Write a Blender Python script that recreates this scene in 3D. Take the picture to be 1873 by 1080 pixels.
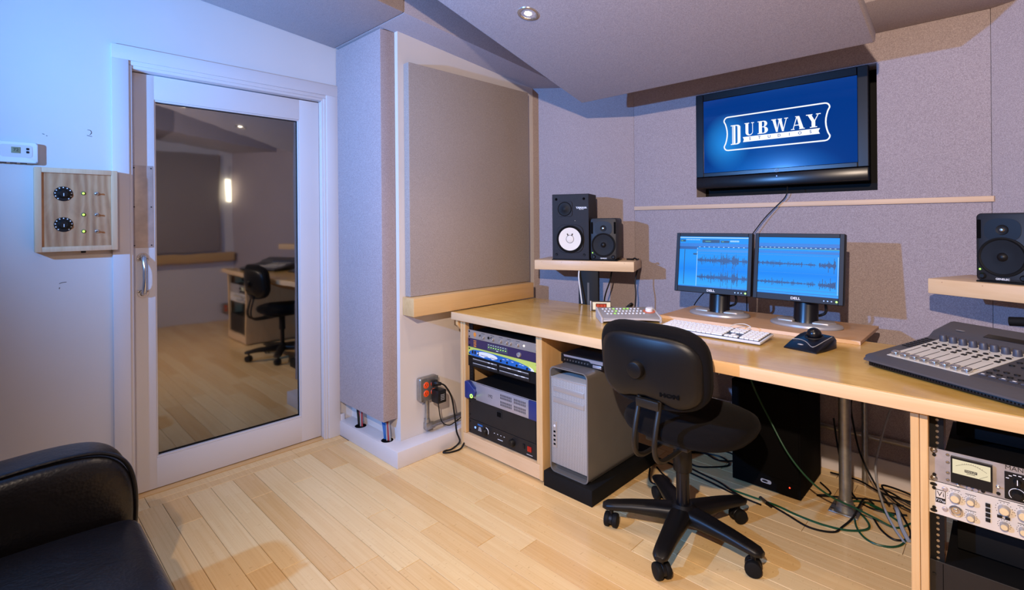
import bpy, bmesh, math, random
from mathutils import Vector, Matrix, Euler
R = math.radians
random.seed(7)
scene = bpy.context.scene
COL = scene.collection
for o in list(bpy.data.objects):
    bpy.data.objects.remove(o)

# ------------------------------------------------------------------ camera
FPX, PPX, PPY = 932.0, 936.5, 405.8          # focal length and principal point in pixels of the 1873x1080 frame
YAW, ROLL = R(44.27), math.atan(16 / 1865)
cam_d = bpy.data.cameras.new('camera')
cam_d.sensor_fit = 'HORIZONTAL'
cam_d.sensor_width = 36.0
cam_d.lens = 36.0 * FPX / 1873
cam_d.shift_y = -(540 - PPY) / 1873
cam_d.clip_start = 0.02
cam = bpy.data.objects.new('camera', cam_d)
COL.objects.link(cam)
fw = Vector((-math.sin(YAW), math.cos(YAW), 0)); rt = Vector((math.cos(YAW), math.sin(YAW), 0)); up = Vector((0, 0, 1))
cr = math.cos(ROLL) * rt - math.sin(ROLL) * up
cu = math.sin(ROLL) * rt + math.cos(ROLL) * up
m3 = Matrix((cr, cu, -fw)).transposed()
cam.matrix_world = Matrix.Translation((0, 0, 1.28)) @ m3.to_4x4()
scene.camera = cam

# ------------------------------------------------------------------ view, world, lights
vs = scene.view_settings
vs.view_transform = 'Standard'; vs.look = 'None'; vs.gamma = 1.0; vs.use_curve_mapping = False
vs.exposure = 0.0
w = bpy.data.worlds.new('world'); scene.world = w
w.use_nodes = True
w.node_tree.nodes['Background'].inputs[0].default_value = (0.5, 0.55, 0.65, 1)
w.node_tree.nodes['Background'].inputs[1].default_value = 0.05

def lamp(name, kind, loc, energy, color, radius=0.03, aim=None, spot=90, blend=0.3):
    d = bpy.data.lights.new(name, kind)
    d.energy = energy; d.color = color
    d.shadow_soft_size = radius
    if kind == 'SPOT':
        d.spot_size = R(spot); d.spot_blend = blend
    o = bpy.data.objects.new(name, d); COL.objects.link(o)
    o.location = loc
    if aim is not None:
        o.rotation_euler = (Vector(aim) - Vector(loc)).to_track_quat('-Z', 'Y').to_euler()
    return o
# two small studio strobes on either side of the camera: a warm one and a daylight-blue one
lamp('strobe_warm', 'SPOT', (0.0, -0.5, 2.1), 345, (1.0, 0.79, 0.62), 0.025, aim=(-0.5, 2.6, 1.0), spot=142, blend=1.0)
lamp('strobe_daylight', 'SPOT', (-1.95, -0.8, 1.7), 430, (0.14, 0.40, 1.0), 0.025, aim=(-1.3, 2.6, 2.35), spot=155, blend=1.0)

# ------------------------------------------------------------------ materials
def lin(c):
    if isinstance(c, str):
        c = c.lstrip('#'); c = [int(c[i:i + 2], 16) / 255 for i in (0, 2, 4)]
        return tuple(x / 12.92 if x <= 0.04045 else ((x + 0.055) / 1.055) ** 2.4 for x in c) + (1.0,)
    return tuple(c) + (1.0,) if len(c) == 3 else tuple(c)
class NT:
    def __init__(s, name):
        s.m = bpy.data.materials.new(name); s.m.use_nodes = True
        s.t = s.m.node_tree; s.n = s.t.nodes
        s.b = s.n['Principled BSDF']; s.out = s.n['Material Output']
    def new(s, kind, **kw):
        n = s.n.new(kind)
        for k, v in kw.items():
            if k in n.inputs: n.inputs[k].default_value = v
            else: setattr(n, k, v)
        return n
    def link(s, a, b): s.t.links.new(a, b)
    def coord(s, scale=(1, 1, 1), what='Object'):
        c = s.new('ShaderNodeTexCoord'); m = s.new('ShaderNodeMapping')
        m.inputs['Scale'].default_value = scale; m.inputs['Location'].default_value = (0.01373, 0.00711, 0.00937)
        s.link(c.outputs[what], m.inputs['Vector'])
        return m.outputs['Vector']
    def ramp(s, src, stops):
        r = s.new('ShaderNodeValToRGB'); cr_ = r.color_ramp
        while len(cr_.elements) < len(stops): cr_.elements.new(0.5)
        for e, (p, c) in zip(cr_.elements, stops): e.position = p; e.color = lin(c)
        s.link(src, r.inputs['Fac']); return r.outputs['Color']
    def mix(s, fac, a, b, mode='MIX'):
        n = s.new('ShaderNodeMix', data_type='RGBA', blend_type=mode)
        for sock, v in ((n.inputs[0], fac), (n.inputs[6], a), (n.inputs[7], b)):
            if hasattr(v, 'is_output'): s.link(v, sock)
            else: sock.default_value = v if isinstance(v, (int, float)) else lin(v)
        return n.outputs[2]
    def noise(s, vec, scale, detail=4, rough=0.5, dist=0.0):
        n = s.new('ShaderNodeTexNoise'); n.inputs['Scale'].default_value = scale
        n.inputs['Detail'].default_value = detail; n.inputs['Roughness'].default_value = rough
        n.inputs['Distortion'].default_value = dist
        s.link(vec, n.inputs['Vector']); return n.outputs['Fac']
    def bump(s, h, strength, dist=0.01):
        b = s.new('ShaderNodeBump'); b.inputs['Strength'].default_value = strength; b.inputs['Distance'].default_value = dist
        s.link(h, b.inputs['Height']); s.link(b.outputs['Normal'], s.b.inputs['Normal'])
    def base(s, v):
        if hasattr(v, 'is_output'): s.link(v, s.b.inputs['Base Color'])
        else: s.b.inputs['Base Color'].default_value = lin(v)
    def set(s, rough=0.5, metal=0.0, spec=0.5, **kw):
        s.b.inputs['Roughness'].default_value = rough; s.b.inputs['Metallic'].default_value = metal
        s.b.inputs['Specular IOR Level'].default_value = spec
        for k, v in kw.items(): s.b.inputs[k].default_value = v
        return s
MATS = {}
def plain(name, color, rough=0.5, metal=0.0, spec=0.5, var=0.06, scale=12, bump=0.0, bscale=200, coat=0.0):
    """painted / plastic / metal surface: base colour with a slight procedural unevenness"""
    t = NT(name); v = t.coord()
    n = t.noise(v, scale, 3)
    c = lin(color)
    t.base(t.ramp(n, [(0.3, tuple(x * (1 - var) for x in c[:3])), (0.7, tuple(min(1, x * (1 + var)) for x in c[:3]))]))
    t.set(rough, metal, spec)
    if coat: t.b.inputs['Coat Weight'].default_value = coat
    if bump: t.bump(t.noise(v, bscale, 2), bump, 0.002)
    MATS[name] = t.m; return t.m
def emit(name, color, strength=1.0):
    t = NT(name); t.base((0.0, 0.0, 0.0)); t.set(0.4)
    t.b.inputs['Emission Color'].default_value = lin(color); t.b.inputs['Emission Strength'].default_value = strength
    MATS[name] = t.m; return t.m
def fabric(name, color, color2, scale=420, rough=0.95, bump=0.35):
    t = NT(name); v = t.coord()
    n = t.noise(v, scale, 2, 0.6); n2 = t.noise(v, 3.0, 2)
    c = t.ramp(n, [(0.34, color2), (0.66, color)])
    t.base(t.mix(0.06, c, t.ramp(n2, [(0.3, color2), (0.7, color)])))
    t.set(rough, 0, 0.15); t.b.inputs['Sheen Weight'].default_value = 0.15
    t.bump(n, bump, 0.002)
    MATS[name] = t.m; return t.m
def wood(name, c1, c2, c3, axis=0, rough=0.42, scale=1.0, coat=0.0, fleck=0.5):
    """straight grain along an axis with broad cathedral figure and fine pores"""
    t = NT(name)
    sc = [14 * scale] * 3; sc[axis] = 1.1 * scale
    v = t.coord(tuple(sc))
    n = t.noise(v, 1.0, 5, 0.55, 0.6)
    fs = [160] * 3; fs[axis] = 5
    f = t.noise(t.coord(tuple(fs)), 1.0, 2)
    base = t.ramp(n, [(0.25, c2), (0.5, c1), (0.62, c3), (0.8, c1)])
    t.base(t.mix(fleck * 0.35, base, t.ramp(f, [(0.35, c2), (0.65, c1)])))
    t.set(rough, 0, 0.4); t.b.inputs['Coat Weight'].default_value = coat
    t.bump(f, 0.05, 0.001)
    MATS[name] = t.m; return t.m

# ------------------------------------------------------------------ mesh building
class MB:
    def __init__(s): s.bm = bmesh.new()
    def _merge(s, t, M=None):
        if M is not None: bmesh.ops.transform(t, matrix=M, verts=t.verts)
        me = bpy.data.meshes.new('tmp'); t.to_mesh(me); t.free(); s.bm.from_mesh(me); bpy.data.meshes.remove(me)
        return s
    def box(s, x0, x1, y0, y1, z0, z1, b=0.0, seg=2, M=None):
        t = bmesh.new(); bmesh.ops.create_cube(t, size=1)
        bmesh.ops.transform(t, matrix=Matrix.Translation(((x0 + x1) / 2, (y0 + y1) / 2, (z0 + z1) / 2)) @ Matrix.Diagonal((abs(x1 - x0), abs(y1 - y0), abs(z1 - z0), 1)), verts=t.verts)
        if b > 0: bmesh.ops.bevel(t, geom=t.edges[:], offset=b, segments=seg, affect='EDGES', profile=0.5)
        return s._merge(t, M)
    def cyl(s, p0, p1, r0, r1=None, seg=24, b=0.0, M=None):
        r1 = r0 if r1 is None else r1
        p0 = Vector(p0); p1 = Vector(p1); d = p1 - p0
        t = bmesh.new(); bmesh.ops.create_cone(t, cap_ends=True, segments=seg, radius1=r0, radius2=r1, depth=d.length)
        if b > 0:
            es = [e for e in t.edges if len(e.link_faces) == 2 and any(len(f.verts) > 4 for f in e.link_faces)]
            bmesh.ops.bevel(t, geom=es, offset=b, segments=2, affect='EDGES', profile=0.5)
        q = d.to_track_quat('Z', 'Y').to_matrix().to_4x4()
        bmesh.ops.transform(t, matrix=Matrix.Translation((p0 + p1) / 2) @ q, verts=t.verts)
        return s._merge(t, M)
    def ball(s, c, r, sc=(1, 1, 1), u=24, v=14, M=None):
        t = bmesh.new(); bmesh.ops.create_uvsphere(t, u_segments=u, v_segments=v, radius=r)
        bmesh.ops.transform(t, matrix=Matrix.Translation(c) @ Matrix.Diagonal((sc[0], sc[1], sc[2], 1)), verts=t.verts)
        return s._merge(t, M)
    def prism(s, pts, a0, a1, axis='z', b=0.0, seg=2, M=None):
        """2D outline extruded along an axis; z: (x,y), y: (x,z), x: (y,z)"""
        f = {'z': lambda p, a: (p[0], p[1], a), 'y': lambda p, a: (p[0], a, p[1]), 'x': lambda p, a: (a, p[0], p[1])}[axis]
        t = bmesh.new()
        A = [t.verts.new(f(p, a0)) for p in pts]; B = [t.verts.new(f(p, a1)) for p in pts]
        n = len(pts)
        t.faces.new(A); t.faces.new(B)
        for i in range(n): t.faces.new((A[i], A[(i + 1) % n], B[(i + 1) % n], B[i]))
        bmesh.ops.recalc_face_normals(t, faces=t.faces[:])
        if b > 0: bmesh.ops.bevel(t, geom=t.edges[:], offset=b, segments=seg, affect='EDGES', profile=0.5)
        return s._merge(t, M)
    def lathe(s, prof, c=(0, 0, 0), seg=32, M=None, d=(0, 0, 1)):
        """profile [(radius, height)] turned about direction d at c"""
        t = bmesh.new(); rings = []
        for r, h in prof:
            if r < 1e-6: rings.append([t.verts.new((0, 0, h))])
            else: rings.append([t.verts.new((r * math.cos(2 * math.pi * i / seg), r * math.sin(2 * math.pi * i / seg), h)) for i in range(seg)])
        for a, b_ in zip(rings, rings[1:]):
            for i in range(seg):
                j = (i + 1) % seg
                if len(a) == 1 and len(b_) == 1: continue
                if len(a) == 1: t.faces.new((a[0], b_[j], b_[i]))
                elif len(b_) == 1: t.faces.new((a[i], a[j], b_[0]))
                else: t.faces.new((a[i], a[j], b_[j], b_[i]))
        bmesh.ops.recalc_face_normals(t, faces=t.faces[:])
        q = Vector(d).to_track_quat('Z', 'Y').to_matrix().to_4x4()
        bmesh.ops.transform(t, matrix=Matrix.Translation(c) @ q, verts=t.verts)
        return s._merge(t, M)
    def tube(s, pts, r, seg=8, sub=6, closed=False, M=None, flat=None):
        pts = [Vector(p) for p in pts]
        if sub > 1 and len(pts) > 2: pts = spline(pts, sub, closed)
        t = bmesh.new(); rings = []; n = len(pts); nrm = None
        for i, p in enumerate(pts):
            if closed: d = pts[(i + 1) % n] - pts[i - 1]
            else: d = pts[min(i + 1, n - 1)] - pts[max(i - 1, 0)]
            if d.length < 1e-9: d = Vector((0, 0, 1))
            d.normalize()
            if nrm is None:
                nrm = d.orthogonal().normalized() if flat is None else (Vector(flat) - d * d.dot(Vector(flat))).normalized()
            nrm = (nrm - d * nrm.dot(d)).normalized(); bn = d.cross(nrm)
            rr = r(i / (n - 1)) if callable(r) else r
            rings.append([t.verts.new(p + rr * (math.cos(2 * math.pi * k / seg) * nrm + math.sin(2 * math.pi * k / seg) * bn)) for k in range(seg)])
        for i in range(n if closed else n - 1):
            a, b_ = rings[i], rings[(i + 1) % n]
            for k in range(seg): t.faces.new((a[k], a[(k + 1) % seg], b_[(k + 1) % seg], b_[k]))
        if not closed: t.faces.new(rings[0]); t.faces.new(rings[-1])
        bmesh.ops.recalc_face_normals(t, faces=t.faces[:])
        return s._merge(t, M)
    def faces(s, verts, faces, M=None):
        t = bmesh.new(); V = [t.verts.new(v) for v in verts]
        for f in faces: t.faces.new([V[i] for i in f])
        bmesh.ops.recalc_face_normals(t, faces=t.faces[:])
        return s._merge(t, M)
    def loft(s, rings, caps=True, M=None):
        t = bmesh.new(); RR = [[t.verts.new(p) for p in ring] for ring in rings]; n = len(RR[0])
        for a, b_ in zip(RR, RR[1:]):
            for k in range(n): t.faces.new((a[k], a[(k + 1) % n], b_[(k + 1) % n], b_[k]))
        if caps: t.faces.new(RR[0]); t.faces.new(RR[-1])
        bmesh.ops.recalc_face_normals(t, faces=t.faces[:])
        return s._merge(t, M)
    def build(s, name, mat, parent=None, loc=None, rot=None, angle=35, sub=0):
        me = bpy.data.meshes.new(name); s.bm.to_mesh(me); s.bm.free()
        if isinstance(mat, str): mat = MATS[mat]
        me.materials.append(mat)
        me.polygons.foreach_set('use_smooth', [True] * len(me.polygons))
        me.set_sharp_from_angle(angle=R(angle))
        o = bpy.data.objects.new(name, me); COL.objects.link(o)
        if parent is not None: o.parent = parent
        if loc is not None: o.location = loc
        if rot is not None: o.rotation_euler = rot
        if sub:
            md = o.modifiers.new('subsurf', 'SUBSURF'); md.levels = sub; md.render_levels = sub
        return o
def spline(pts, sub=6, closed=False):
    out = []; n = len(pts)
    rng = range(n if closed else n - 1)
    for i in rng:
        g = (lambda k: pts[k % n]) if closed else (lambda k: pts[max(0, min(n - 1, k))])
        p0, p1, p2, p3 = g(i - 1), g(i), g(i + 1), g(i + 2)
        for j in range(sub):
            t = j / sub
            out.append(0.5 * ((2 * p1) + (p2 - p0) * t + (2 * p0 - 5 * p1 + 4 * p2 - p3) * t * t + (3 * p1 - p0 - 3 * p2 + p3) * t ** 3))
    if not closed: out.append(pts[-1])
    return out
def rrect(x0, x1, y0, y1, r, n=6):
    out = []
    for cx, cy, a in ((x1 - r, y1 - r, 0), (x0 + r, y1 - r, 90), (x0 + r, y0 + r, 180), (x1 - r, y0 + r, 270)):
        for i in range(n + 1):
            t = R(a + 90 * i / n); out.append((cx + r * math.cos(t), cy + r * math.sin(t)))
    return out
def ell(cx, cy, rx, ry, n=32, a0=0, a1=360):
    k = n if a1 - a0 >= 360 else n + 1
    return [(cx + rx * math.cos(R(a0 + (a1 - a0) * i / n)), cy + ry * math.sin(R(a0 + (a1 - a0) * i / n))) for i in range(k)]
def thing(name, label, cat, loc=(0, 0, 0), rotz=0.0, group=None, rot=None):
    o = bpy.data.objects.new(name, None); COL.objects.link(o)
    o.empty_display_size = 0.05
    o.location = loc
    o.rotation_euler = rot if rot is not None else (0, 0, rotz)
    o['label'] = label; o['category'] = cat
    if group: o['group'] = group
    return o
def tag(o, label, cat, group=None):
    o['label'] = label; o['category'] = cat
    if group: o['group'] = group
    return o
def struct(o): o['kind'] = 'structure'; return o
def stuff(o): o['kind'] = 'stuff'; return o
def copy_tree(o, parent=None):
    c = o.copy(); COL.objects.link(c); c.parent = parent
    for ch in list(o.children): copy_tree(ch, c)
    return c
FACE_Y = Matrix.Rotation(R(90), 4, 'X')      # text drawn in xy stands up facing -y
def text(name, body, size, mat, parent, M, extrude=0.0004, align='CENTER', bold=0.0, sx=1.0, label=None):
    cu_ = bpy.data.curves.new('txt', 'FONT'); cu_.body = body; cu_.size = size
    cu_.align_x = align; cu_.align_y = 'CENTER'; cu_.extrude = extrude; cu_.offset = bold
    cu_.resolution_u = 3
    to = bpy.data.objects.new('txt', cu_); COL.objects.link(to)
    dg = bpy.context.evaluated_depsgraph_get()
    me = bpy.data.meshes.new_from_object(to.evaluated_get(dg))
    bpy.data.objects.remove(to); bpy.data.curves.remove(cu_)
    me.transform(M @ Matrix.Diagonal((sx, 1, 1, 1)))
    me.materials.clear(); me.materials.append(MATS[mat] if isinstance(mat, str) else mat)
    o = bpy.data.objects.new(name, me); COL.objects.link(o); o.parent = parent
    if label: o['label'] = label
    return o
def T(x, y, z): return Matrix.Translation((x, y, z))

# ------------------------------------------------------------------ materials of the room
fabric('fabric_wall', '#b8aaab', '#918486', 360)
fabric('fabric_panel', '#b3a69f', '#8f837b', 360)
fabric('fabric_ceiling', '#bbaeb0', '#93888a', 360)
plain('white_paint', '#d8d1cd', 0.55, var=0.02, scale=3, bump=0.05, bscale=60)
plain('white_gloss', '#d6d0d0', 0.35, var=0.015, scale=3)
plain('ceiling_paint', '#8d8683', 0.9, var=0.02)
wood('maple', '#e4c094', '#d4aa78', '#dbb485', axis=0, rough=0.4)
wood('maple_v', '#dfb883', '#cea26a', '#d6ac76', axis=2, rough=0.4)
wood('maple_y', '#d9b078', '#c99d64', '#d0a66c', axis=1, rough=0.4)
wood('pale_trim', '#e0bfa0', '#d2ae8c', '#d9b796', axis=0, rough=0.5)
wood('ply_riser', '#c69c74', '#b58a62', '#bd926a', axis=0, rough=0.5)
wood('birch_face', '#bd8f6c', '#845840', '#d3a883', axis=2, rough=0.45, scale=0.55)
wood('box_frame', '#dcb994', '#caa37c', '#d3ae88', axis=2, rough=0.5)
# varnished desktop: amber clear coat over birch veneer, blotchy
t = NT('desk_varnish'); v = t.coord()
n1 = t.noise(t.coord((2.2, 7.0, 7.0)), 1.2, 6, 0.65, 1.2); n2 = t.noise(v, 4.5, 4, 0.6)
c = t.ramp(n1, [(0.25, '#a9812f'), (0.5, '#c79c48'), (0.75, '#dcb768')])
t.base(t.mix(0.4, c, t.ramp(n2, [(0.3, '#a87f38'), (0.7, '#dbb873')])))
t.set(0.22, 0, 0.5); t.b.inputs['Coat Weight'].default_value = 0.4; t.b.inputs['Coat Roughness'].default_value = 0.12
t.bump(t.noise(v, 9, 3), 0.03, 0.004); MATS['desk_varnish'] = t.m
# bamboo plank: narrow strips with knuckle marks, tint differs from plank to plank
t = NT('bamboo'); v = t.coord()
oi = t.new('ShaderNodeObjectInfo')
off = t.new('ShaderNodeVectorMath', operation='ADD')
mul = t.new('ShaderNodeMath', operation='MULTIPLY'); mul.inputs[1].default_value = 37.0
t.link(oi.outputs['Random'], mul.inputs[0])
comb = t.new('ShaderNodeCombineXYZ'); t.link(mul.outputs[0], comb.inputs[0])
t.link(v, off.inputs[0]); t.link(comb.outputs[0], off.inputs[1]); vv = off.outputs[0]
br = t.new('ShaderNodeTexBrick'); br.inputs['Scale'].default_value = 1.0
br.inputs['Mortar Size'].default_value = 0.0006; br.inputs['Brick Width'].default_value = 0.34; br.inputs['Row Height'].default_value = 0.0197
br.inputs['Color1'].default_value = (0.25, 0.25, 0.25, 1); br.inputs['Color2'].default_value = (0.75, 0.75, 0.75, 1); br.inputs['Mortar'].default_value = (0.1, 0.1, 0.1, 1)
br.offset = 0.37; t.link(vv, br.inputs['Vector'])
st = t.new('ShaderNodeMapping'); st.inputs['Scale'].default_value = (1.6, 120, 1); t.link(vv, st.inputs['Vector'])
strk = t.noise(st.outputs[0], 1.0, 3)
base = t.ramp(br.outputs['Color'], [(0.1, '#d6aa6c'), (0.3, '#e2b97e'), (0.75, '#eccb94')])
base = t.mix(0.35, base, t.ramp(strk, [(0.35, '#cb9a5c'), (0.6, '#eecd97')]))
tint = t.ramp(oi.outputs['Random'], [(0.0, '#d4a35f'), (0.3, '#e3ba7c'), (0.6, '#f2d69e'), (0.85, '#e9c488'), (1.0, '#d9ab66')])
kv = t.new('ShaderNodeMapping'); kv.inputs['Scale'].default_value = (120, 42, 1); t.link(vv, kv.inputs['Vector'])
kn_ = t.noise(kv.outputs[0], 1.0, 1)
kf = t.ramp(kn_, [(0.69, (0, 0, 0)), (0.75, (0.38, 0.38, 0.38))])
t.base(t.mix(kf, t.mix(0.5, base, tint), '#b07c40')); t.set(0.3, 0, 0.4); t.b.inputs['Coat Weight'].default_value = 0.15
MATS['bamboo'] = t.m
plain('floor_gap', '#5a3d22', 0.8)
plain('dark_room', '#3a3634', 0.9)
# door glass: grey sheet that mirrors the room, unlit room behind it
t = NT('door_glass')
for n in list(t.n):
    if n.type == 'BSDF_PRINCIPLED': t.n.remove(n)
g = t.new('ShaderNodeBsdfGlossy'); g.inputs['Roughness'].default_value = 0.035; g.inputs['Color'].default_value = (0.95, 0.93, 0.9, 1)
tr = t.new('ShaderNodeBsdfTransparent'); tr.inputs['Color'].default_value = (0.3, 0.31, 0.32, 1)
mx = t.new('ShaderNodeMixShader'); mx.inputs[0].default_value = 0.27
t.link(tr.outputs[0], mx.inputs[1]); t.link(g.outputs[0], mx.inputs[2]); t.link(mx.outputs[0], t.out.inputs[0])
b_ = t.new('ShaderNodeBump'); b_.inputs['Strength'].default_value = 0.04; b_.inputs['Distance'].default_value = 0.02
t.link(t.noise(t.coord((1, 3.0, 1.0)), 1.5, 2), b_.inputs['Height']); t.link(b_.outputs[0], g.inputs['Normal'])
MATS['door_glass'] = t.m
# generic
plain('black_plastic', '#100f10', 0.45, spec=0.35, var=0.1)
plain('black_matte', '#0b0a0a', 0.75, spec=0.25, var=0.1)
plain('charcoal', '#19181a', 0.5, spec=0.35, var=0.06)
plain('gloss_black', '#0d0d12', 0.28, var=0.02, spec=0.4)
plain('black_steel', '#0c0b0b', 0.6, 0.0, spec=0.25)
plain('void_black', '#050404', 0.85, spec=0.1)
plain('chrome', '#cfccc9', 0.22, 0.9)
plain('steel', '#a9a49d', 0.35, 1.0, var=0.1)
plain('galvanised', '#a8a6a2', 0.42, 0.9, var=0.15, scale=40)
plain('brushed', '#b9aba4', 0.45, 0.4, var=0.12, scale=25)
plain('alu', '#b4aea9', 0.4, 0.45, var=0.03)
plain('alu_dark', '#5c564f', 0.5, 0.4, var=0.04)
plain('silver_plastic', '#a7a5a6', 0.35, 0.35, var=0.03)
plain('white_plastic', '#e6e6ea', 0.35, var=0.01)
plain('cream', '#f0e2b8', 0.4, var=0.01)
plain('rubber', '#0d0c0c', 0.7, spec=0.25)
plain('cable_black', '#09090a', 0.5, spec=0.3)
plain('cable_green', '#12452a', 0.4)
plain('cable_grey', '#9a9a9c', 0.45)
plain('cable_red', '#a8323a', 0.45)
plain('cable_blue', '#1d64a8', 0.45)
plain('cable_white', '#d8d6d2', 0.45)
plain('orange_plastic', '#f0521a', 0.4)
plain('print_white', '#e8e8ea', 0.5, var=0.0)
plain('print_dark', '#2a2422', 0.6, var=0.0)
emit('led_green', '#9cff5a', 3.0); emit('led_red', '#ff3a20', 3.0); emit('led_blue', '#6a8cff', 3.0); emit('led_white', '#fff4e0', 3.0)

# ------------------------------------------------------------------ the room
XL, XR, YB, YF, CEIL = -2.913, 1.6, 3.0, -2.0, 2.75
PX0, PX1, PY0, PY1 = -2.381, 0.549, 1.559, 2.66      # white piers either side
CX0, CX1 = -1.784, -0.05                              # seams of the flat rear wall
DY0, DY1, DZ1 = 0.452, 1.392, 2.018                   # door opening
# floor with planks
floor = struct(MB().box(XL - 0.15, XR + 0.1, YF, YB + 0.15, -0.06, -0.004).build('floor', 'floor_gap'))
PW = 0.0985
plank_cache = {}
def plank(x0, x1, y0, y1):
    L, W_ = round(x1 - x0, 3), round(y1 - y0, 4)
    if (L, W_) not in plank_cache:
        o = MB().box(-L / 2 + 0.0008, L / 2 - 0.0008, -W_ / 2 + 0.0008, W_ / 2 - 0.0008, -0.012, 0.0, 0.0011, 1).build('plank', 'bamboo', floor)
        plank_cache[(L, W_)] = o.data
    else:
        o = bpy.data.objects.new('plank', plank_cache[(L, W_)]); COL.objects.link(o); o.parent = floor
    o.location = ((x0 + x1) / 2, (y0 + y1) / 2, 0)
    return o
rows = [(0.546 + k * PW, 0.546 + (k + 1) * PW) for k in range(-8, 26)]
first = {0: -2.53, 1: -2.0, 2: -1.93, 3: -2.53, 4: -1.742, 5: -2.53, 6: -2.0, 7: -2.53}
xs0 = -2.787
for k, (y0, y1) in zip(range(-8, 26), rows):
    if y1 > YB: y1 = YB
    x = xs0
    j = first.get(k, -2.787 + random.choice((0.26, 0.5, 0.79, 0.95)))
    while x < XR - 0.02:
        j = min(j, XR)
        if XR - j < 0.15: j = XR
        # keep the planks under the plinths out of the way of the pier walls
        plank(x, j, y0, y1)
        x = j; j = x + random.choice((0.92, 0.92, 1.22, 0.78))
# threshold boards along the door wall
for y0, y1 in ((-0.242, 0.5), (0.5, 1.18), (1.18, 1.468)):
    o = plank(-2.85, -2.787, y0, y1)
    o = plank(-2.912, -2.85, y0, y1)

ceiling = struct(MB().box(XL - 0.15, XR + 0.1, YF, YB + 0.15, CEIL, CEIL + 0.1).build('ceiling', 'ceiling_paint'))
def sofz(y): return 2.335 - 0.104 * (y - 1.468)
def soffit(x0, x1, y0, y1, mat='fabric_ceiling'):
    return MB().prism([(y0, sofz(y0)), (y1, sofz(y1)), (y1, CEIL), (y0, CEIL)], x0, x1, 'x', 0.006, 2).build('soffit', mat, ceiling)
soffit(XL, -2.17, YF, 1.461); soffit(XL, -2.17, 1.463, YB)
soffit(-2.168, 0.856, 2.648, YB)
soffit(0.858, XR, YF, 1.461); soffit(0.858, XR, 1.463, YB)

# door wall
m = MB()
m.box(XL - 0.12, XL, YF, DY0, 0, CEIL); m.box(XL - 0.12, XL, DY1, PY0 + 0.1, 0, CEIL); m.box(XL - 0.12, XL, DY0, DY1, DZ1, CEIL)
wall_left = struct(m.build('wall_left', 'white_paint'))
# old scuffs on the paint
def scuff(y, z, pts):
    m = MB()
    for a in pts: m.tube([(XL + 0.0004, y + p[0], z + p[1]) for p in a], 0.0011, 5, 3)
    m.build('scuff_mark', 'print_dark', wall_left)
scuff(0.166, 1.664, [[(-0.008, 0.004), (-0.001, 0.002)], [(0.004, -0.002), (0.008, -0.004)]])
scuff(0.309, 1.69, [[(-0.004, 0.012), (0.006, 0.011), (0.01, 0.0), (0.004, -0.008)], [(-0.006, -0.012), (0.012, -0.016)]])
scuff(0.219, 1.033, [[(-0.012, -0.002), (-0.002, 0.002), (0.012, 0.003)], [(-0.012, -0.024), (-0.01, -0.018)]])
# white piers (door side and far side), their corner walls and the rear wall
def slab(name, pts, mat):
    return struct(MB().prism(pts, 0, CEIL, 'z').build(name, mat))
slab('wall_pier_left', [(XL, PY0), (PX0, PY0), (PX0, PY1), (XL, PY1)], 'white_paint')
slab('wall_corner_left', [(PX0 + 0.001, PY1), (CX0, YB), (CX0, YB + 0.15), (XL, YB + 0.15), (XL, PY1 + 0.001)], 'fabric_wall')
slab('wall_corner_right', [(XR, 2.32), (CX1, YB), (CX1, YB + 0.15), (XR, YB + 0.15)], 'fabric_wall')
TX0, TX1, TZ0, TZ1 = -1.356, -0.453, 1.418, 2.034
m = MB(); g = 0.0015
m.box(CX0 + g, TX0, YB, YB + 0.15, 0, CEIL); m.box(TX1, CX1 - g, YB, YB + 0.15, 0, CEIL)
m.box(TX0, TX1, YB, YB + 0.15, 0, TZ0); m.box(TX0, TX1, YB, YB + 0.15, TZ1, CEIL)
wall_back = struct(m.build('wall_back', 'fabric_wall'))
struct(MB().box(TX0, TX1, YB + 0.13, YB + 0.15, TZ0, TZ1).build('recess_back', 'black_matte', wall_back))
struct(MB().box(XR, XR + 0.1, YF, YB + 0.15, 0, CEIL).build('wall_right', 'white_paint'))
struct(MB().box(XL - 0.12, XR + 0.1, YF - 0.1, YF, 0, CEIL).build('wall_rear', 'fabric_panel'))
struct(MB().box(CX0 + 0.004, CX1 + 0.006, YB - 0.012, YB, 1.348, 1.373, 0.002).build('trim_1', 'pale_trim'))
# low plinths that run round the piers
def plinth(name, s):
    f = lambda x: x if s < 0 else -1.832 - x
    ys = [(1.468, XL), (1.468, -2.273), (2.60, -2.273), (2.60, PX0), (PY0, PX0), (PY0, XL)]
    m = MB().prism([(f(x), y) for y, x in ys], 0, 0.088, 'z', 0.003, 2)
    return struct(m.build(name, 'white_gloss'))
bl = plinth('baseboard_pier_left', -1)
for cx_ in (-2.733, -2.446):
    MB().cyl((cx_, 1.515, 0.086), (cx_, 1.515, 0.0888), 0.033, seg=28).build('cable_hole', 'void_black', bl)
struct(MB().box(CX0, CX1, YB - 0.014, YB - 0.001, 0, 0.12, 0.003).build('baseboard_back', 'white_gloss'))
struct(MB().box(XL, XL + 0.014, YF, 0.386, 0, 0.10, 0.003).build('baseboard_left', 'white_gloss'))
struct(MB().box(XL, XL + 0.02, 1.474, 1.5, 0, 0.125, 0.002).build('trim_2', 'white_gloss'))

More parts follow.
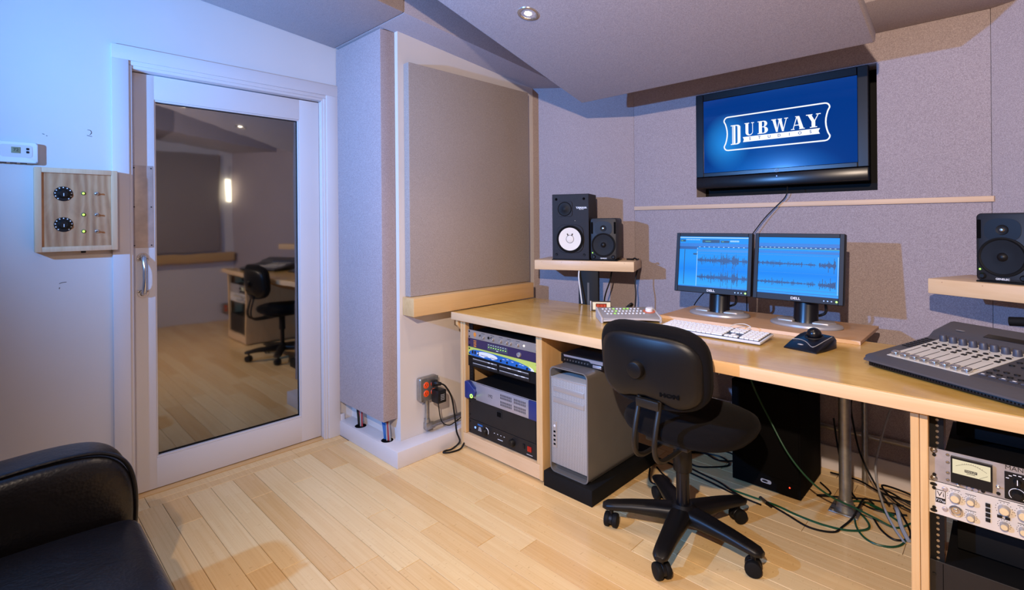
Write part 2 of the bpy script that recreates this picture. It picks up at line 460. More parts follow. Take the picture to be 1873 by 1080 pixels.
# ------------------------------------------------------------------ the glazed door
door = bpy.data.objects.new('door_1', None); COL.objects.link(door); door.location = (XL, 0.918, 0); struct(door)
Y0 = 0.918
def dbox(m, x0, x1, y0, y1, z0, z1, b=0.002): return m.box(x0 - XL, x1 - XL, y0 - Y0, y1 - Y0, z0, z1, b)
m = MB()
pro = [(0, 0), (0.018, 0), (0.018, 0.03), (0.014, 0.036), (0.014, 0.056), (0.008, 0.064), (0.008, 0.074), (0.0, 0.078)]
dbox(m, XL - 0.002, XL + 0.02, 0.388, 0.452, 0, 2.0405, 0.003); dbox(m, XL - 0.002, XL + 0.012, 0.451, 0.464, 0, 2.02)
dbox(m, XL - 0.002, XL + 0.02, 1.400, 1.473, 0, 2.0405, 0.003); dbox(m, XL - 0.002, XL + 0.012, 1.386, 1.401, 0, 2.02); dbox(m, XL - 0.002, XL + 0.006, 1.375, 1.387, 0, 2.007)
dbox(m, XL - 0.002, XL + 0.02, 0.388, 1.473, 2.0395, 2.105, 0.003); dbox(m, XL - 0.002, XL + 0.012, 0.451, 1.401, 2.0205, 2.0405); dbox(m, XL - 0.002, XL + 0.006, 0.463, 1.387, 2.006, 2.022)
m.build('casing', 'white_gloss', door)
m = MB()
dbox(m, XL - 0.12, XL - 0.001, 0.4525, 0.468, 0, 2.005); dbox(m, XL - 0.12, XL - 0.001, 1.381, 1.3915, 0, 2.005); dbox(m, XL - 0.12, XL - 0.001, 0.4525, 1.3915, 2.0055, 2.0175)
m.build('jamb', 'white_gloss', door)
LX0, LX1 = XL - 0.086, XL - 0.038
m = MB()
dbox(m, LX0, LX1, 0.471, 0.559, 0.008, 2.001); dbox(m, LX0, LX1, 1.262, 1.379, 0.008, 2.001)
dbox(m, LX0, LX1, 0.558, 1.263, 1.884, 2.001); dbox(m, LX0, LX1, 0.558, 1.263, 0.008, 0.152)
m.build('door_leaf', 'white_gloss', door)
m = MB()   # glazing beads
dbox(m, LX1 - 0.022, LX1 - 0.006, 0.559, 0.566, 0.152, 1.884); dbox(m, LX1 - 0.022, LX1 - 0.006, 1.255, 1.262, 0.152, 1.884)
dbox(m, LX1 - 0.022, LX1 - 0.004, 0.559, 1.262, 1.876, 1.884); dbox(m, LX1 - 0.022, LX1 - 0.002, 0.559, 1.262, 0.152, 0.161)
m.build('glazing_bead', 'white_gloss', door)
m = MB()
dbox(m, LX0 + 0.004, LX1 - 0.0225, 0.559, 0.567, 0.152, 1.884, 0.001); dbox(m, LX0 + 0.004, LX1 - 0.0225, 1.25, 1.262, 0.152, 1.884, 0.001)
dbox(m, LX0 + 0.004, LX1 - 0.0225, 0.559, 1.262, 1.872, 1.884, 0.001); dbox(m, LX0 + 0.004, LX1 - 0.0225, 0.559, 1.262, 0.152, 0.17, 0.001)
m.build('pane_gasket', 'black_matte', door)
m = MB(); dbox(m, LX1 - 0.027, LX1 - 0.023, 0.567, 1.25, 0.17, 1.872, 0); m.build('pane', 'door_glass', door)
# push plate and pull handle
pp = MB(); dbox(pp, LX1, LX1 + 0.002, 0.473, 0.5525, 1.171, 1.562, 0.0008); pp = pp.build('push_plate', 'brushed', door)
m = MB()
for yy in (0.4765, 0.5435):
    for zz in (1.182, 1.365, 1.55): m.cyl((LX1 + 0.0015 - XL, yy - Y0, zz), (LX1 + 0.0032 - XL, yy - Y0, zz), 0.0032, seg=12)
m.build('screws', 'print_dark', pp)
m = MB()
hy = 0.509 - Y0; hx = LX1 - XL
for zc, sgn in ((1.123, 1), (0.957, -1)):
    m.prism([(hy + 0.024 * math.cos(R(a)), zc + sgn * 0.024 * math.sin(R(a))) for a in range(0, 181, 15)] + [(hy - 0.024, zc - sgn * 0.014), (hy + 0.024, zc - sgn * 0.014)], hx, hx + 0.004, 'x', 0.001, 1)
hp = [(hx + 0.003, hy, 1.128), (hx + 0.022, hy, 1.118), (hx + 0.036, hy + 0.001, 1.08), (hx + 0.038, hy + 0.001, 1.04), (hx + 0.036, hy + 0.001, 1.0), (hx + 0.022, hy, 0.962), (hx + 0.003, hy, 0.952)]
m.tube(hp, lambda u: 0.0095 + 0.003 * abs(2 * u - 1) ** 2, 14, 6)
h = m.build('handle', 'chrome', door)
m = MB()
for zc in (1.118, 0.962):
    for dy in (-0.017, 0.017): m.lathe([(0.0, 0.0025), (0.0045, 0.001), (0.0045, -0.001)], (hx + 0.004, hy + dy, zc), 12, d=(1, 0, 0))
m.build('screws', 'steel', h)
m = MB(); dbox(m, LX0 - 0.006, XL - 0.0, 0.468, 1.381, -0.003, 0.004, 0.001); m.build('threshold', 'maple_y', door)
# the dark room behind the glass
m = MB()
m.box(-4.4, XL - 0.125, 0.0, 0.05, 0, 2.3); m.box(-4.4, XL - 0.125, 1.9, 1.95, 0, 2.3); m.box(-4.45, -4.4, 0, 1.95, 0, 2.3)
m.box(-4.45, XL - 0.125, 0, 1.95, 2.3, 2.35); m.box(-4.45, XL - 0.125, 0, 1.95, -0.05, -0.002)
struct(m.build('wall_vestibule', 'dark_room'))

# ------------------------------------------------------------------ ceiling cloud with its downlight and added fill downlights
SL = math.atan(0.268)
cloud = thing('ceiling_cloud', 'large grey fabric acoustic panel hung tilted below the ceiling', 'acoustic panel', (-1.11, 2.5, 1.99), rot=(-SL, 0, 0))
MB().box(-0.73, 0.73, -1.55, 0, 0, 0.05, 0.009, 3).build('panel', 'fabric_ceiling', cloud)
for sx in (-0.6, 0.6):
    for sy in (-1.4, -0.12):
        top = Vector((sx, sy, 0.05)); Mw = Matrix.Translation((-1.11, 2.5, 1.99)) @ Matrix.Rotation(-SL, 4, 'X')
        wt = Mw @ top; end = Mw.inverted() @ Vector((wt.x, wt.y, CEIL if wt.y < 2.6 else sofz(wt.y)))
        MB().cyl(top, end, 0.0015, seg=6).build('hanger_wire', 'steel', cloud)
emit('bulb', '#fff2dc', 30.0)
dl0 = None
for i, (dx, dy) in enumerate(((-0.42, -0.845), (0.42, -0.845), (0.42, -1.33), (-0.42, -1.33))):  # first downlight is in view; the rest are added to light desk and floor
    Mw = Matrix.Translation((-1.11, 2.5, 1.99)) @ Matrix.Rotation(-SL, 4, 'X')
    p = Mw @ Vector((dx, dy, -0.0005))
    d = thing('downlight', ('small round chrome downlight in the tilted ceiling panel towards the speaker pair', 'added out-of-view chrome downlight in the tilted ceiling panel towards the television', 'added out-of-view chrome downlight in the raised end of the ceiling panel over the chair', 'added out-of-view chrome downlight in the raised end of the ceiling panel by the door')[i], 'downlight', p, rot=(-SL, 0, 0), group='downlights in the ceiling panel')
    MB().lathe([(0.030, 0.012), (0.034, 0.0), (0.040, -0.004), (0.048, -0.003), (0.050, 0.0005)], seg=36).build('trim_ring', 'chrome', d)
    MB().lathe([(0.0, 0.03), (0.014, 0.028), (0.026, 0.012), (0.031, 0.001), (0.033, 0.004)], seg=32).build('reflector', 'chrome', d)
    MB().lathe([(0.0, -0.003), (0.016, 0.0), (0.02, 0.006), (0.02, 0.012)], seg=24).build('lamp_bulb', 'bulb', d)
    lo = lamp('downlight_beam', 'SPOT', (0, 0, 0), 18, (1.0, 0.74, 0.5), 0.025, spot=110, blend=0.9)
    lo.parent = d; lo.location = (0, 0, -0.012); lo.rotation_euler = (SL, 0, 0)

# ------------------------------------------------------------------ things on the door wall and the piers
# thermostat
t0 = thing('thermostat', 'white wall thermostat with small grey display beside the timber switch box', 'thermostat', (XL, 0.06, 1.58))
MB().prism(rrect(-0.085, 0.083, -0.042, 0.043, 0.008), 0.0, 0.03, 'x', 0.004, 2).build('body', 'white_plastic', t0)
MB().prism(rrect(-0.03, 0.066, -0.02, 0.03, 0.01), 0.03, 0.0312, 'x').build('face_inset', 'white_gloss', t0)
plain('lcd', '#8a8a6c', 0.3)
MB().box(0.0305, 0.0322, 0.003, 0.031, -0.004, 0.021, 0.0006).build('display', 'lcd', t0)
text('readout', '72', 0.017, 'print_dark', t0, T(0.0324, 0.017, 0.009) @ Matrix.Rotation(R(90), 4, 'Z') @ FACE_Y, 0.0002)
for z in (0.015, 0.002): MB().box(0.0305, 0.034, 0.047, 0.056, z - 0.0045, z + 0.0045, 0.002).build('button', 'charcoal', t0)
m = MB()
for y in (-0.06, -0.03, 0.0, 0.03): m.box(0.006, 0.02, y, y + 0.02, -0.0445, -0.0415)
m.build('vents', 'charcoal', t0)
# timber control box
t = NT('figured_birch'); v = t.coord((1, 7, 1.6))
n = t.noise(v, 3.2, 4, 0.55, 1.6)
wv_ = t.new('ShaderNodeTexWave', wave_type='BANDS', bands_direction='Y'); wv_.inputs['Scale'].default_value = 7.0; wv_.inputs['Distortion'].default_value = 9.0; wv_.inputs['Detail'].default_value = 3.0; wv_.inputs['Detail Scale'].default_value = 0.6
t.link(t.coord((1, 1.6, 0.5)), wv_.inputs['Vector'])
t.base(t.mix(0.5, t.ramp(n, [(0.3, '#8f6046'), (0.55, '#b98962'), (0.75, '#cda079')]), t.ramp(wv_.outputs['Fac'], [(0.0, '#a87650'), (0.6, '#c39468'), (1.0, '#d0a67c')])))
t.set(0.45, 0, 0.4); MATS['figured_birch'] = t.m
bx_ = thing('control_box', 'square timber wall box with black dials, green lights and toggle switches', 'control box', (XL, 0.264, 1.346))
D_ = 0.062
m = MB()
m.box(0, D_, -0.135, -0.113, -0.176, 0.176, 0.0015); m.box(0, D_, 0.115, 0.137, -0.176, 0.176, 0.0015)
m.box(0, D_, -0.113, 0.115, 0.155, 0.176, 0.0015); m.box(0, D_, -0.113, 0.115, -0.176, -0.155, 0.0015)
m.build('frame', 'box_frame', bx_)
MB().box(0.004, D_ - 0.008, -0.113, 0.115, -0.155, 0.155).build('face', 'figured_birch', bx_)
for z in (0.068, -0.062):
    y = -0.045; x = D_ - 0.008
    k = MB().lathe([(0.0, 0.0015), (0.031, 0.0015), (0.031, 0.0)], (x, y, z), 36, d=(1, 0, 0)).build('dial_plate', 'black_plastic', bx_)
    mk = MB()
    for a in range(-140, 141, 28):
        ca, sa = math.cos(R(a + 90)), math.sin(R(a + 90))
        mk.cyl((x + 0.0018, y + 0.0265 * ca, z + 0.0265 * sa), (x + 0.0021, y + 0.0265 * ca, z + 0.0265 * sa), 0.0024, seg=8)
    mk.build('scale_marks', 'print_white', k)
    kn = MB().lathe([(0.0, 0.019), (0.012, 0.019), (0.0145, 0.016), (0.0165, 0.004), (0.019, 0.0015)], (x, y, z), 28, d=(1, 0, 0)).build('knob', 'black_plastic', bx_)
    MB().box(x + 0.0185, x + 0.0198, y - 0.0012, y + 0.0012, z - 0.01, z + 0.002).build('pointer', 'print_white', kn)
for z in (0.072, -0.02, -0.092):
    x = D_ - 0.008
    l = MB().lathe([(0.0075, 0.0), (0.0075, 0.002), (0.005, 0.003)], (x, 0.02, z), 20, d=(1, 0, 0)).build('bezel', 'black_plastic', bx_)
    MB().lathe([(0.0, 0.006), (0.003, 0.005), (0.0045, 0.002)], (x, 0.02, z), 16, d=(1, 0, 0)).build('indicator_light', 'led_green', bx_)
    s = MB().lathe([(0.009, 0.0), (0.009, 0.003), (0.006, 0.0032), (0.006, 0.008), (0.004, 0.009)], (x, 0.064, z), 6, d=(1, 0, 0)).build('switch_bush', 'chrome', bx_)
    MB().tube([(x + 0.008, 0.064, z), (x + 0.02, 0.064, z + 0.004)], lambda u: 0.0022 + 0.0018 * u, 10, 1).build('lever', 'chrome', s)
MB().box(0.01, 0.03, 0.014, 0.03, -0.186, -0.175, 0.002).build('jack', 'black_plastic', bx_)

# fabric bass trap on the pier, facing the door
bt = tag(MB().box(-2.911, -2.409, 1.469, 1.557, 0.205, 2.325, 0.004, 2).build('bass_trap', 'fabric_wall'), 'tall grey fabric bass trap standing out beside the door frame', 'acoustic panel')
# fabric panel on the pier over the timber rail
tag(MB().box(PX0 + 0.0006, -2.331, 1.595, 2.56, 0.874, 2.155, 0.004, 2).build('acoustic_panel', 'fabric_panel'), 'big grey fabric panel on the white pier above the timber rail', 'acoustic panel')
tag(MB().box(PX0 + 0.0006, -2.274, 1.577, 2.535, 0.7735, 0.8725, 0.003, 2).build('timber_rail', 'maple_y'), 'thick maple rail fixed along the white pier level with the desktop', 'rail')
tag(MB().box(XR - 0.05, XR - 0.0006, -1.2, 2.12, 0.92, 2.2, 0.004, 2).build('acoustic_panel', 'fabric_panel'), 'long grey fabric panel on the far side wall above its rail', 'acoustic panel')
tag(MB().box(XR - 0.1, XR - 0.0006, -1.2, 2.30, 0.79, 0.90, 0.003, 2).build('timber_rail', 'maple_y'), 'thick maple rail fixed along the far side wall', 'rail')
# quad outlet with orange receptacles
def outlet(s, label):
    f = 1 if s < 0 else -1
    x = PX0 if s < 0 else XR
    o = thing('outlet_box', label, 'outlet', (x, 1.722, 0.345) if s < 0 else (x, 2.2, 0.16), 0 if s < 0 else math.pi)
    MB().box(0, 0.042, -0.062, 0.062, -0.066, 0.066, 0.012, 3).build('box', 'galvanised', o)
    MB().box(0.042, 0.046, -0.06, 0.06, -0.064, 0.064, 0.0016, 1).build('cover', 'galvanised', o)
    for y in (-0.024, 0.026):
        for z in (0.024, -0.022):
            r_ = MB().lathe([(0.0, 0.003), (0.0165, 0.003), (0.0185, 0.0)], (0.046, y, z), 24, d=(1, 0, 0)).build('receptacle', 'orange_plastic', o)
            mm = MB().box(0.0488, 0.0495, y - 0.008, y - 0.005, z - 0.002, z + 0.007).box(0.0488, 0.0495, y + 0.005, y + 0.008, z - 0.002, z + 0.006)
            mm.cyl((0.0488, y, z - 0.008), (0.0495, y, z - 0.008), 0.0026, seg=10); mm.build('slots', 'print_dark', r_)
    mm = MB()
    for y in (-0.05, 0.05):
        for z in (-0.054, 0.054): mm.cyl((0.045, y, z), (0.0485, y, z), 0.0045, seg=12)
    mm.build('screws', 'steel', o)
    return o
outlet(-1, 'galvanised quad outlet box with orange sockets on the white pier by the desk')
outlet(1, 'galvanised quad outlet box with orange sockets on the far side wall')
cd = thing('conduit', 'thin galvanised conduit elbowing from the outlet box along the wall', 'conduit', (PX0 + 0.016, 1.722, 0.14))
MB().cyl((0, 0, 0), (0, 0, 0.14), 0.0115, seg=16).build('riser_pipe', 'galvanised', cd)
MB().cyl((0, 0.012, -0.012), (0, 0.86, -0.012), 0.0115, seg=16).build('run_pipe', 'galvanised', cd)
m = MB().box(-0.015, 0.017, -0.017, 0.03, -0.032, 0.012, 0.008, 2); m.cyl((0, 0, 0.01), (0, 0, 0.03), 0.016, seg=16); m.cyl((0, 0.025, -0.012), (0, 0.045, -0.012), 0.016, seg=16)
m.build('elbow', 'galvanised', cd)
pa = thing('power_adapter', 'black wall-wart power adapter in the orange socket with thin cord', 'power adapter', (PX0 + 0.05, 1.755, 0.31))
MB().box(0.0, 0.062, -0.026, 0.034, -0.04, 0.032, 0.006, 2).build('body', 'black_plastic', pa)
m = MB()
for i in range(4): m.box(0.0622, 0.0626, -0.008, 0.02, -0.022 + i * 0.009, -0.018 + i * 0.009)
m.build('rating_label', 'cable_grey', pa)
MB().tube([(0.03, 0.0, -0.04), (0.03, 0.004, -0.08), (0.02, 0.03, -0.16), (0.015, 0.085, -0.2), (0.006, 0.15, -0.195), (-0.01, 0.24, -0.18)], 0.003, 8, 8).build('cord', 'cable_black', pa)
pl = thing('power_plug', 'black moulded plug above the adapter with a thick cord looping down', 'plug', (PX0 + 0.05, 1.746, 0.375))
m = MB().box(0.0, 0.018, -0.018, 0.018, -0.018, 0.016, 0.005, 2)
m.tube([(0.012, 0.0, 0.0), (0.03, 0.004, 0.0), (0.04, 0.022, -0.004)], lambda u: 0.015 - 0.006 * u, 14, 5); m.build('plug_body', 'black_plastic', pl)
MB().tube([(0.036, 0.016, -0.002), (0.046, 0.045, -0.02), (0.052, 0.085, -0.09), (0.055, 0.105, -0.2), (0.068, 0.108, -0.29), (0.085, 0.115, -0.345), (0.085, 0.06, -0.3685), (0.075, 0.02, -0.3695), (0.085, 0.0, -0.3695), (0.11, 0.03, -0.3695), (0.12, 0.09, -0.368), (0.11, 0.128, -0.35)], 0.0048, 10, 8).build('cord', 'cable_black', pl)
# cables that drop out of the bass trap into the plinth
lab = {'cable_black': 'black', 'cable_red': 'red', 'cable_grey': 'pale grey', 'cable_blue': 'blue'}
for cx_, cols in ((-2.733, ('cable_black', 'cable_black', 'cable_red', 'cable_grey', 'cable_red')), (-2.446, ('cable_blue', 'cable_blue', 'cable_blue', 'cable_grey', 'cable_red', 'cable_grey'))):
    for i, c in enumerate(cols):
        dx = (i - (len(cols) - 1) / 2) * 0.009
        o = MB().tube([(cx_ - 0.05 + dx * 1.8, 1.53, 0.23), (cx_ - 0.03 + dx * 1.5, 1.525, 0.17), (cx_ - 0.006 + dx, 1.514 + 0.004 * (i % 3), 0.11), (cx_ + dx, 1.513 + 0.005 * (i % 3), 0.06)], 0.0046, 8, 6).build('loose_cable', c)
        tag(o, '%s cable dropping from the bass trap into the plinth hole %s' % (lab[c], 'by the door frame' if cx_ < -2.6 else 'by the pier corner'), 'cable', 'cables under the bass trap')
# wall lamp on the far side wall (seen mirrored in the door)
sc = thing('wall_lamp', 'tall slim frosted wall lamp on the far side wall', 'wall lamp', (XR - 0.0005, 2.25, 1.58))
emit('lamp_glass', '#fff3d6', 9.0)
MB().box(-0.012, 0, -0.03, 0.03, -0.05, 0.48, 0.002).build('backplate', 'white_gloss', sc)
MB().cyl((-0.05, 0, 0.0), (-0.05, 0, 0.3), 0.036, seg=24, b=0.004).build('shade', 'lamp_glass', sc)
# ------------------------------------------------------------------ black leather sofa
t = NT('leather'); v = t.coord(); n = t.noise(v, 7, 4, 0.6); c = t.ramp(n, [(0.3, '#080607'), (0.7, '#120e0f')])
t.base(c); t.set(0.36, 0, 0.4); t.b.inputs['Coat Weight'].default_value = 0.1; t.b.inputs['Coat Roughness'].default_value = 0.25
vo = t.new('ShaderNodeTexVoronoi'); vo.inputs['Scale'].default_value = 130; t.link(v, vo.inputs['Vector'])
mxn = t.new('ShaderNodeMath', operation='MULTIPLY_ADD'); mxn.inputs[1].default_value = 0.12; t.link(vo.outputs['Distance'], mxn.inputs[0]); t.link(t.noise(v, 9, 3, 0.6, 0.5), mxn.inputs[2])
t.bump(mxn.outputs[0], 0.28, 0.012); MATS['leather'] = t.m
sf = thing('leather_sofa', 'black leather sofa with rounded rolled arm beside the glazed door', 'sofa', (-1.33, -0.1, 0))
def sarm(sx, label=None):
    # arm outline in the side view (y,z), rounded over its top front, lofted across the width
    base = [(-0.42, 0.06), (0.385, 0.06), (0.405, 0.3), (0.412, 0.42), (0.408, 0.50), (0.39, 0.56), (0.355, 0.598), (0.30, 0.618), (0.20, 0.622), (0.05, 0.612), (-0.2, 0.60), (-0.42, 0.60)]
    rings = []
    for u, ins in ((0, 0.03), (0.02, 0.008), (0.05, 0.0), (0.155, 0.0), (0.185, 0.008), (0.205, 0.03)):
        cy, cz = 0.0, 0.32
        rings.append([(sx * (0.555 + u), y - (0.0 if y < -0.4 else ins * (1 if y > 0 else 0)), z - (ins if z > 0.5 else ins * 0.3 if z > 0.1 else 0)) for y, z in base])
    a = MB().loft(rings).build('arm', 'leather', sf, sub=2, angle=60)
    pts = [Vector((sx * 0.585, y - 0.004, z - 0.002)) for y, z in base[2:11]]
    MB().tube(pts, 0.006, 8, 5).build('piping', 'leather', a)
    return a
sarm(-1); sarm(1)
def cushion(x0, x1, y0, y1, z0, z1, name, parent, puff=0.03):
    t = bmesh.new(); nx, ny = 12, 10
    def P(u, v_, top):
        x = x0 + (x1 - x0) * u; y = y0 + (y1 - y0) * v_
        e = (1 - abs(2 * u - 1) ** 4) * (1 - abs(2 * v_ - 1) ** 4)
        return (x, y, (z1 - 0.02 + puff * e + 0.004 * math.sin(9 * x + 5 * y)) if top else z0)
    m_ = MB(); g = [[t.verts.new(P(i / nx, j / ny, True)) for j in range(ny + 1)] for i in range(nx + 1)]
    h_ = [[t.verts.new(P(i / nx, j / ny, False)) for j in range(ny + 1)] for i in range(nx + 1)]
    for i in range(nx):
        for j in range(ny):
            t.faces.new((g[i][j], g[i + 1][j], g[i + 1][j + 1], g[i][j + 1])); t.faces.new((h_[i][j], h_[i][j + 1], h_[i + 1][j + 1], h_[i + 1][j]))
    for i in range(nx):
        t.faces.new((g[i][0], h_[i][0], h_[i + 1][0], g[i + 1][0])); t.faces.new((g[i][ny], g[i + 1][ny], h_[i + 1][ny], h_[i][ny]))
    for j in range(ny):
        t.faces.new((g[0][j], g[0][j + 1], h_[0][j + 1], h_[0][j])); t.faces.new((g[nx][j], h_[nx][j], h_[nx][j + 1], g[nx][j + 1]))
    bmesh.ops.recalc_face_normals(t, faces=t.faces[:]); m_._merge(t)
    return m_.build(name, 'leather', parent, sub=2, angle=80)
cushion(-0.548, -0.002, -0.30, 0.418, 0.27, 0.44, 'seat_cushion', sf)
cushion(0.002, 0.548, -0.30, 0.418, 0.27, 0.44, 'seat_cushion', sf)
MB().box(-0.56, 0.56, -0.42, 0.385, 0.06, 0.265, 0.02, 3).build('base', 'leather', sf)
MB().box(-0.57, 0.57, -0.46, -0.25, 0.06, 0.80, 0.06, 4).build('backrest', 'leather', sf)
for x in (-0.66, 0.66):
    for y in (-0.36, 0.33): MB().cyl((x, y, 0.0), (x, y, 0.062), 0.022, 0.028, 16).build('leg', 'black_plastic', sf)

# ------------------------------------------------------------------ desk and rack cabinets
DX0, DX1, DYF, DYB, DZT, DTH = -2.272, 0.44, 1.828, 2.54, 0.77, 0.041
desk = thing('studio_desk', 'long varnished birch desktop with a pale maple front edge', 'desk', (-0.916, 2.18, DZT - DTH))
MB().box(DX0 + 0.916, DX1 + 0.916, DYF + 0.012 - 2.18, DYB - 2.18, 0.0, DTH, 0.002, 1).build('top', 'desk_varnish', desk)
MB().box(DX0 + 0.916 - 0.001, DX1 + 0.916 + 0.001, DYF - 2.18, DYF + 0.0115 - 2.18, -0.001, DTH, 0.0025, 2).build('edge_band', 'maple', desk)
MB().box(-0.793 - 0.17, -0.793 + 0.12, 2.24 - 2.18, 2.242 - 2.18, DTH - 0.001, DTH + 0.0003).build('veneer_seam', 'print_dark', desk)
MB().prism([(DYF + 0.03 - 2.18, -0.002), (DYF + 0.03 - 2.18, -0.035), (DYF + 0.07 - 2.18, -0.075), (DYF + 0.5 - 2.18, -0.075), (DYF + 0.5 - 2.18, -0.002)], -1.354, -1.3335, 'x', 0.002, 1).build('bracket', 'maple_y', desk)
# pipe leg of the desk
lg = thing('pipe_leg', 'grey steel pipe leg with square floor flange behind the desk', 'desk leg', (-0.52, 2.61, 0))
MB().cyl((0, 0, 0.03), (0, 0, 0.7695), 0.0235, seg=28).build('pipe', 'galvanised', lg)
MB().box(-0.055, 0.055, -0.055, 0.055, 0, 0.008, 0.003).build('flange_plate', 'galvanised', lg)
MB().lathe([(0.036, 0.006), (0.033, 0.03), (0.029, 0.05), (0.024, 0.05)], seg=28).build('collar', 'galvanised', lg)
for sx in (-0.041, 0.041):
    for sy in (-0.041, 0.041): MB().cyl((sx, sy, 0.007), (sx, sy, 0.014), 0.008, seg=6).build('bolt', 'steel', lg)
def cabinet(x0, label, double=False):
    """open 19 inch rack cabinet; x0 is its outer left side"""
    W_, CF, CBK, CT = 0.615, 1.874, 2.46, DZT - DTH
    c = thing('rack_cabinet', label, 'rack cabinet', (x0 + W_ / 2, CF, 0))
    for s in (-1, 1):
        xa = s * (W_ / 2); xb = s * (W_ / 2 - 0.0205); xc = s * (W_ / 2 - 0.0215); xd = s * (W_ / 2 - 0.0405)
        MB().box(min(xa, xb), max(xa, xb), 0, CBK - CF, 0.012, CT - 0.001, 0.0015, 1).build('side_panel', 'maple_v', c)
        MB().box(min(xc, xd), max(xc, xd), 0.002, CBK - CF - 0.02, 0.086, CT - 0.001, 0.0015, 1).build('inner_panel', 'maple_v', c)
        r_ = MB().box(min(s * 0.267, s * 0.235), max(s * 0.267, s * 0.235), 0.032, 0.036, 0.086, CT - 0.002).build('rack_rail', 'black_steel', c)
        m = MB(); z = 0.1
        while z < CT - 0.02:
            m.cyl((s * 0.249, 0.0305, z), (s * 0.249, 0.0325, z), 0.0038, seg=10); z += 0.0166
        m.build('rail_holes', 'steel' if double else 'charcoal', r_)
    MB().box(-W_ / 2 + 0.021, W_ / 2 - 0.021, 0.0005, 0.02, 0.014, 0.085, 0.0015, 1).build('kick_panel', 'maple', c)
    MB().box(-W_ / 2 + 0.021, W_ / 2 - 0.021, 0.02, CBK - CF, 0.066, 0.0845).build('bottom_panel', 'maple', c)
    m = MB()
    for sx in (-0.26, 0.26):
        for sy in (0.06, 0.5): m.cyl((sx, sy, 0), (sx, sy, 0.013), 0.016, seg=14)
    m.build('feet', 'rubber', c)
    return c
cabinet(-2.247, 'maple rack cabinet under the desk beside the white pier')
cabinet(-0.210, 'maple rack cabinet under the mixing console end of the desk', True)
RX0, RX1, RY = -2.206, -1.673, 1.897      # rack panel extents, panel front
U = 0.0485
plain('rack_grey', '#a39a92', 0.4, 0.4); plain('rack_purple', '#33264a', 0.45); plain('rack_lime', '#c3cf5e', 0.45); plain('rack_blue', '#1c63ad', 0.4)
plain('rack_silver', '#b6b3bb', 0.35, 0.55); plain('rack_navy', '#25306a', 0.35); plain('rack_black', '#1f1c1b', 0.5, 0.0, spec=0.35, var=0.12)
plain('rack_cream', '#d9d0c4', 0.4, 0.15); plain('rack_pewter', '#b0a7a2', 0.42, 0.4, var=0.15, scale=30); plain('knob_cream', '#dcc497', 0.4)
plain('orange_print', '#e88a1c', 0.5)
def runit(name, label, cat, x0, z0, h, mat, depth=0.3, wid=None, body=True, cham='black_steel'):
    wid = wid or (RX1 - RX0)
    u = thing(name, label, cat, (x0 + wid / 2, RY, z0))
    MB().box(-wid / 2, wid / 2, 0, 0.004, 0.0006, h - 0.0006, 0.0008, 1).build('front_panel', mat, u)
    if body: MB().box(-0.232, 0.232, 0.0045, depth, 0.003, h - 0.003, 0.001, 1).build('chassis', cham, u)
    m = MB()
    for sx in (-1, 1):
        for z in ((h * 0.2, h * 0.8) if h > 0.03 else (h / 2,)): m.cyl((sx * (wid / 2 - 0.012), -0.0025, z), (sx * (wid / 2 - 0.012), 0.001, z), 0.0045, seg=12)
    m.build('screws', 'steel' if cham == 'x' else 'black_plastic', u)
    return u
def knob(u, x, z, r, h, mat='alu', cap=None, name='knob', mark=None):
    k = MB().lathe([(0.0, h), (r * 0.8, h), (r * 0.9, h * 0.93), (r, 0.0)], (x, 0, z), 20, d=(0, -1, 0)).build(name, mat, u)
    if cap: MB().lathe([(0.0, h + 0.0012), (r * 0.72, h + 0.0012), (r * 0.76, h)], (x, 0, z), 20, d=(0, -1, 0)).build('cap', cap, k)
    if mark: MB().box(x - 0.0008, x + 0.0008, -h - 0.0018, -h + 0.0002, z, z + r * 0.8).build('pointer', mark, k)
    return k
# 1: grey preamplifier
u = runit('preamplifier', 'grey single-height rack preamplifier with orange emblem and small knobs', 'rack unit', RX0, 0.6225, U, 'rack_grey')
m = MB(); 
for a in range(6): m.ball((-0.208 + 0.007 * math.cos(a * 1.05), -0.0006, 0.026 + 0.007 * math.sin(a * 1.05)), 0.005, (1, 0.15, 1), 10, 6)
m.box(-0.2095, -0.2065, -0.001, 0, 0.008, 0.02); m.build('emblem', 'orange_print', u)
for x in (-0.148, -0.135, -0.06, 0.0, 0.045, 0.073, 0.125): knob(u, x, 0.022, 0.0095, 0.012, 'alu', None, mark='print_dark')
for x in (-0.163, -0.095, -0.072): MB().cyl((x, -0.0035, 0.024), (x, 0, 0.024), 0.007, seg=16).build('jack', 'black_plastic', u)
MB().lathe([(0, 0.004), (0.004, 0.003), (0.005, 0)], (0.168, 0, 0.024), 12, d=(0, -1, 0)).build('lamp', 'led_white', u)
m = MB()
for x in (-0.14, -0.067, 0.0, 0.06, 0.125): m.box(x - 0.014, x + 0.014, -0.0004, 0, 0.0385, 0.0405)
m.build('print', 'print_dark', u)
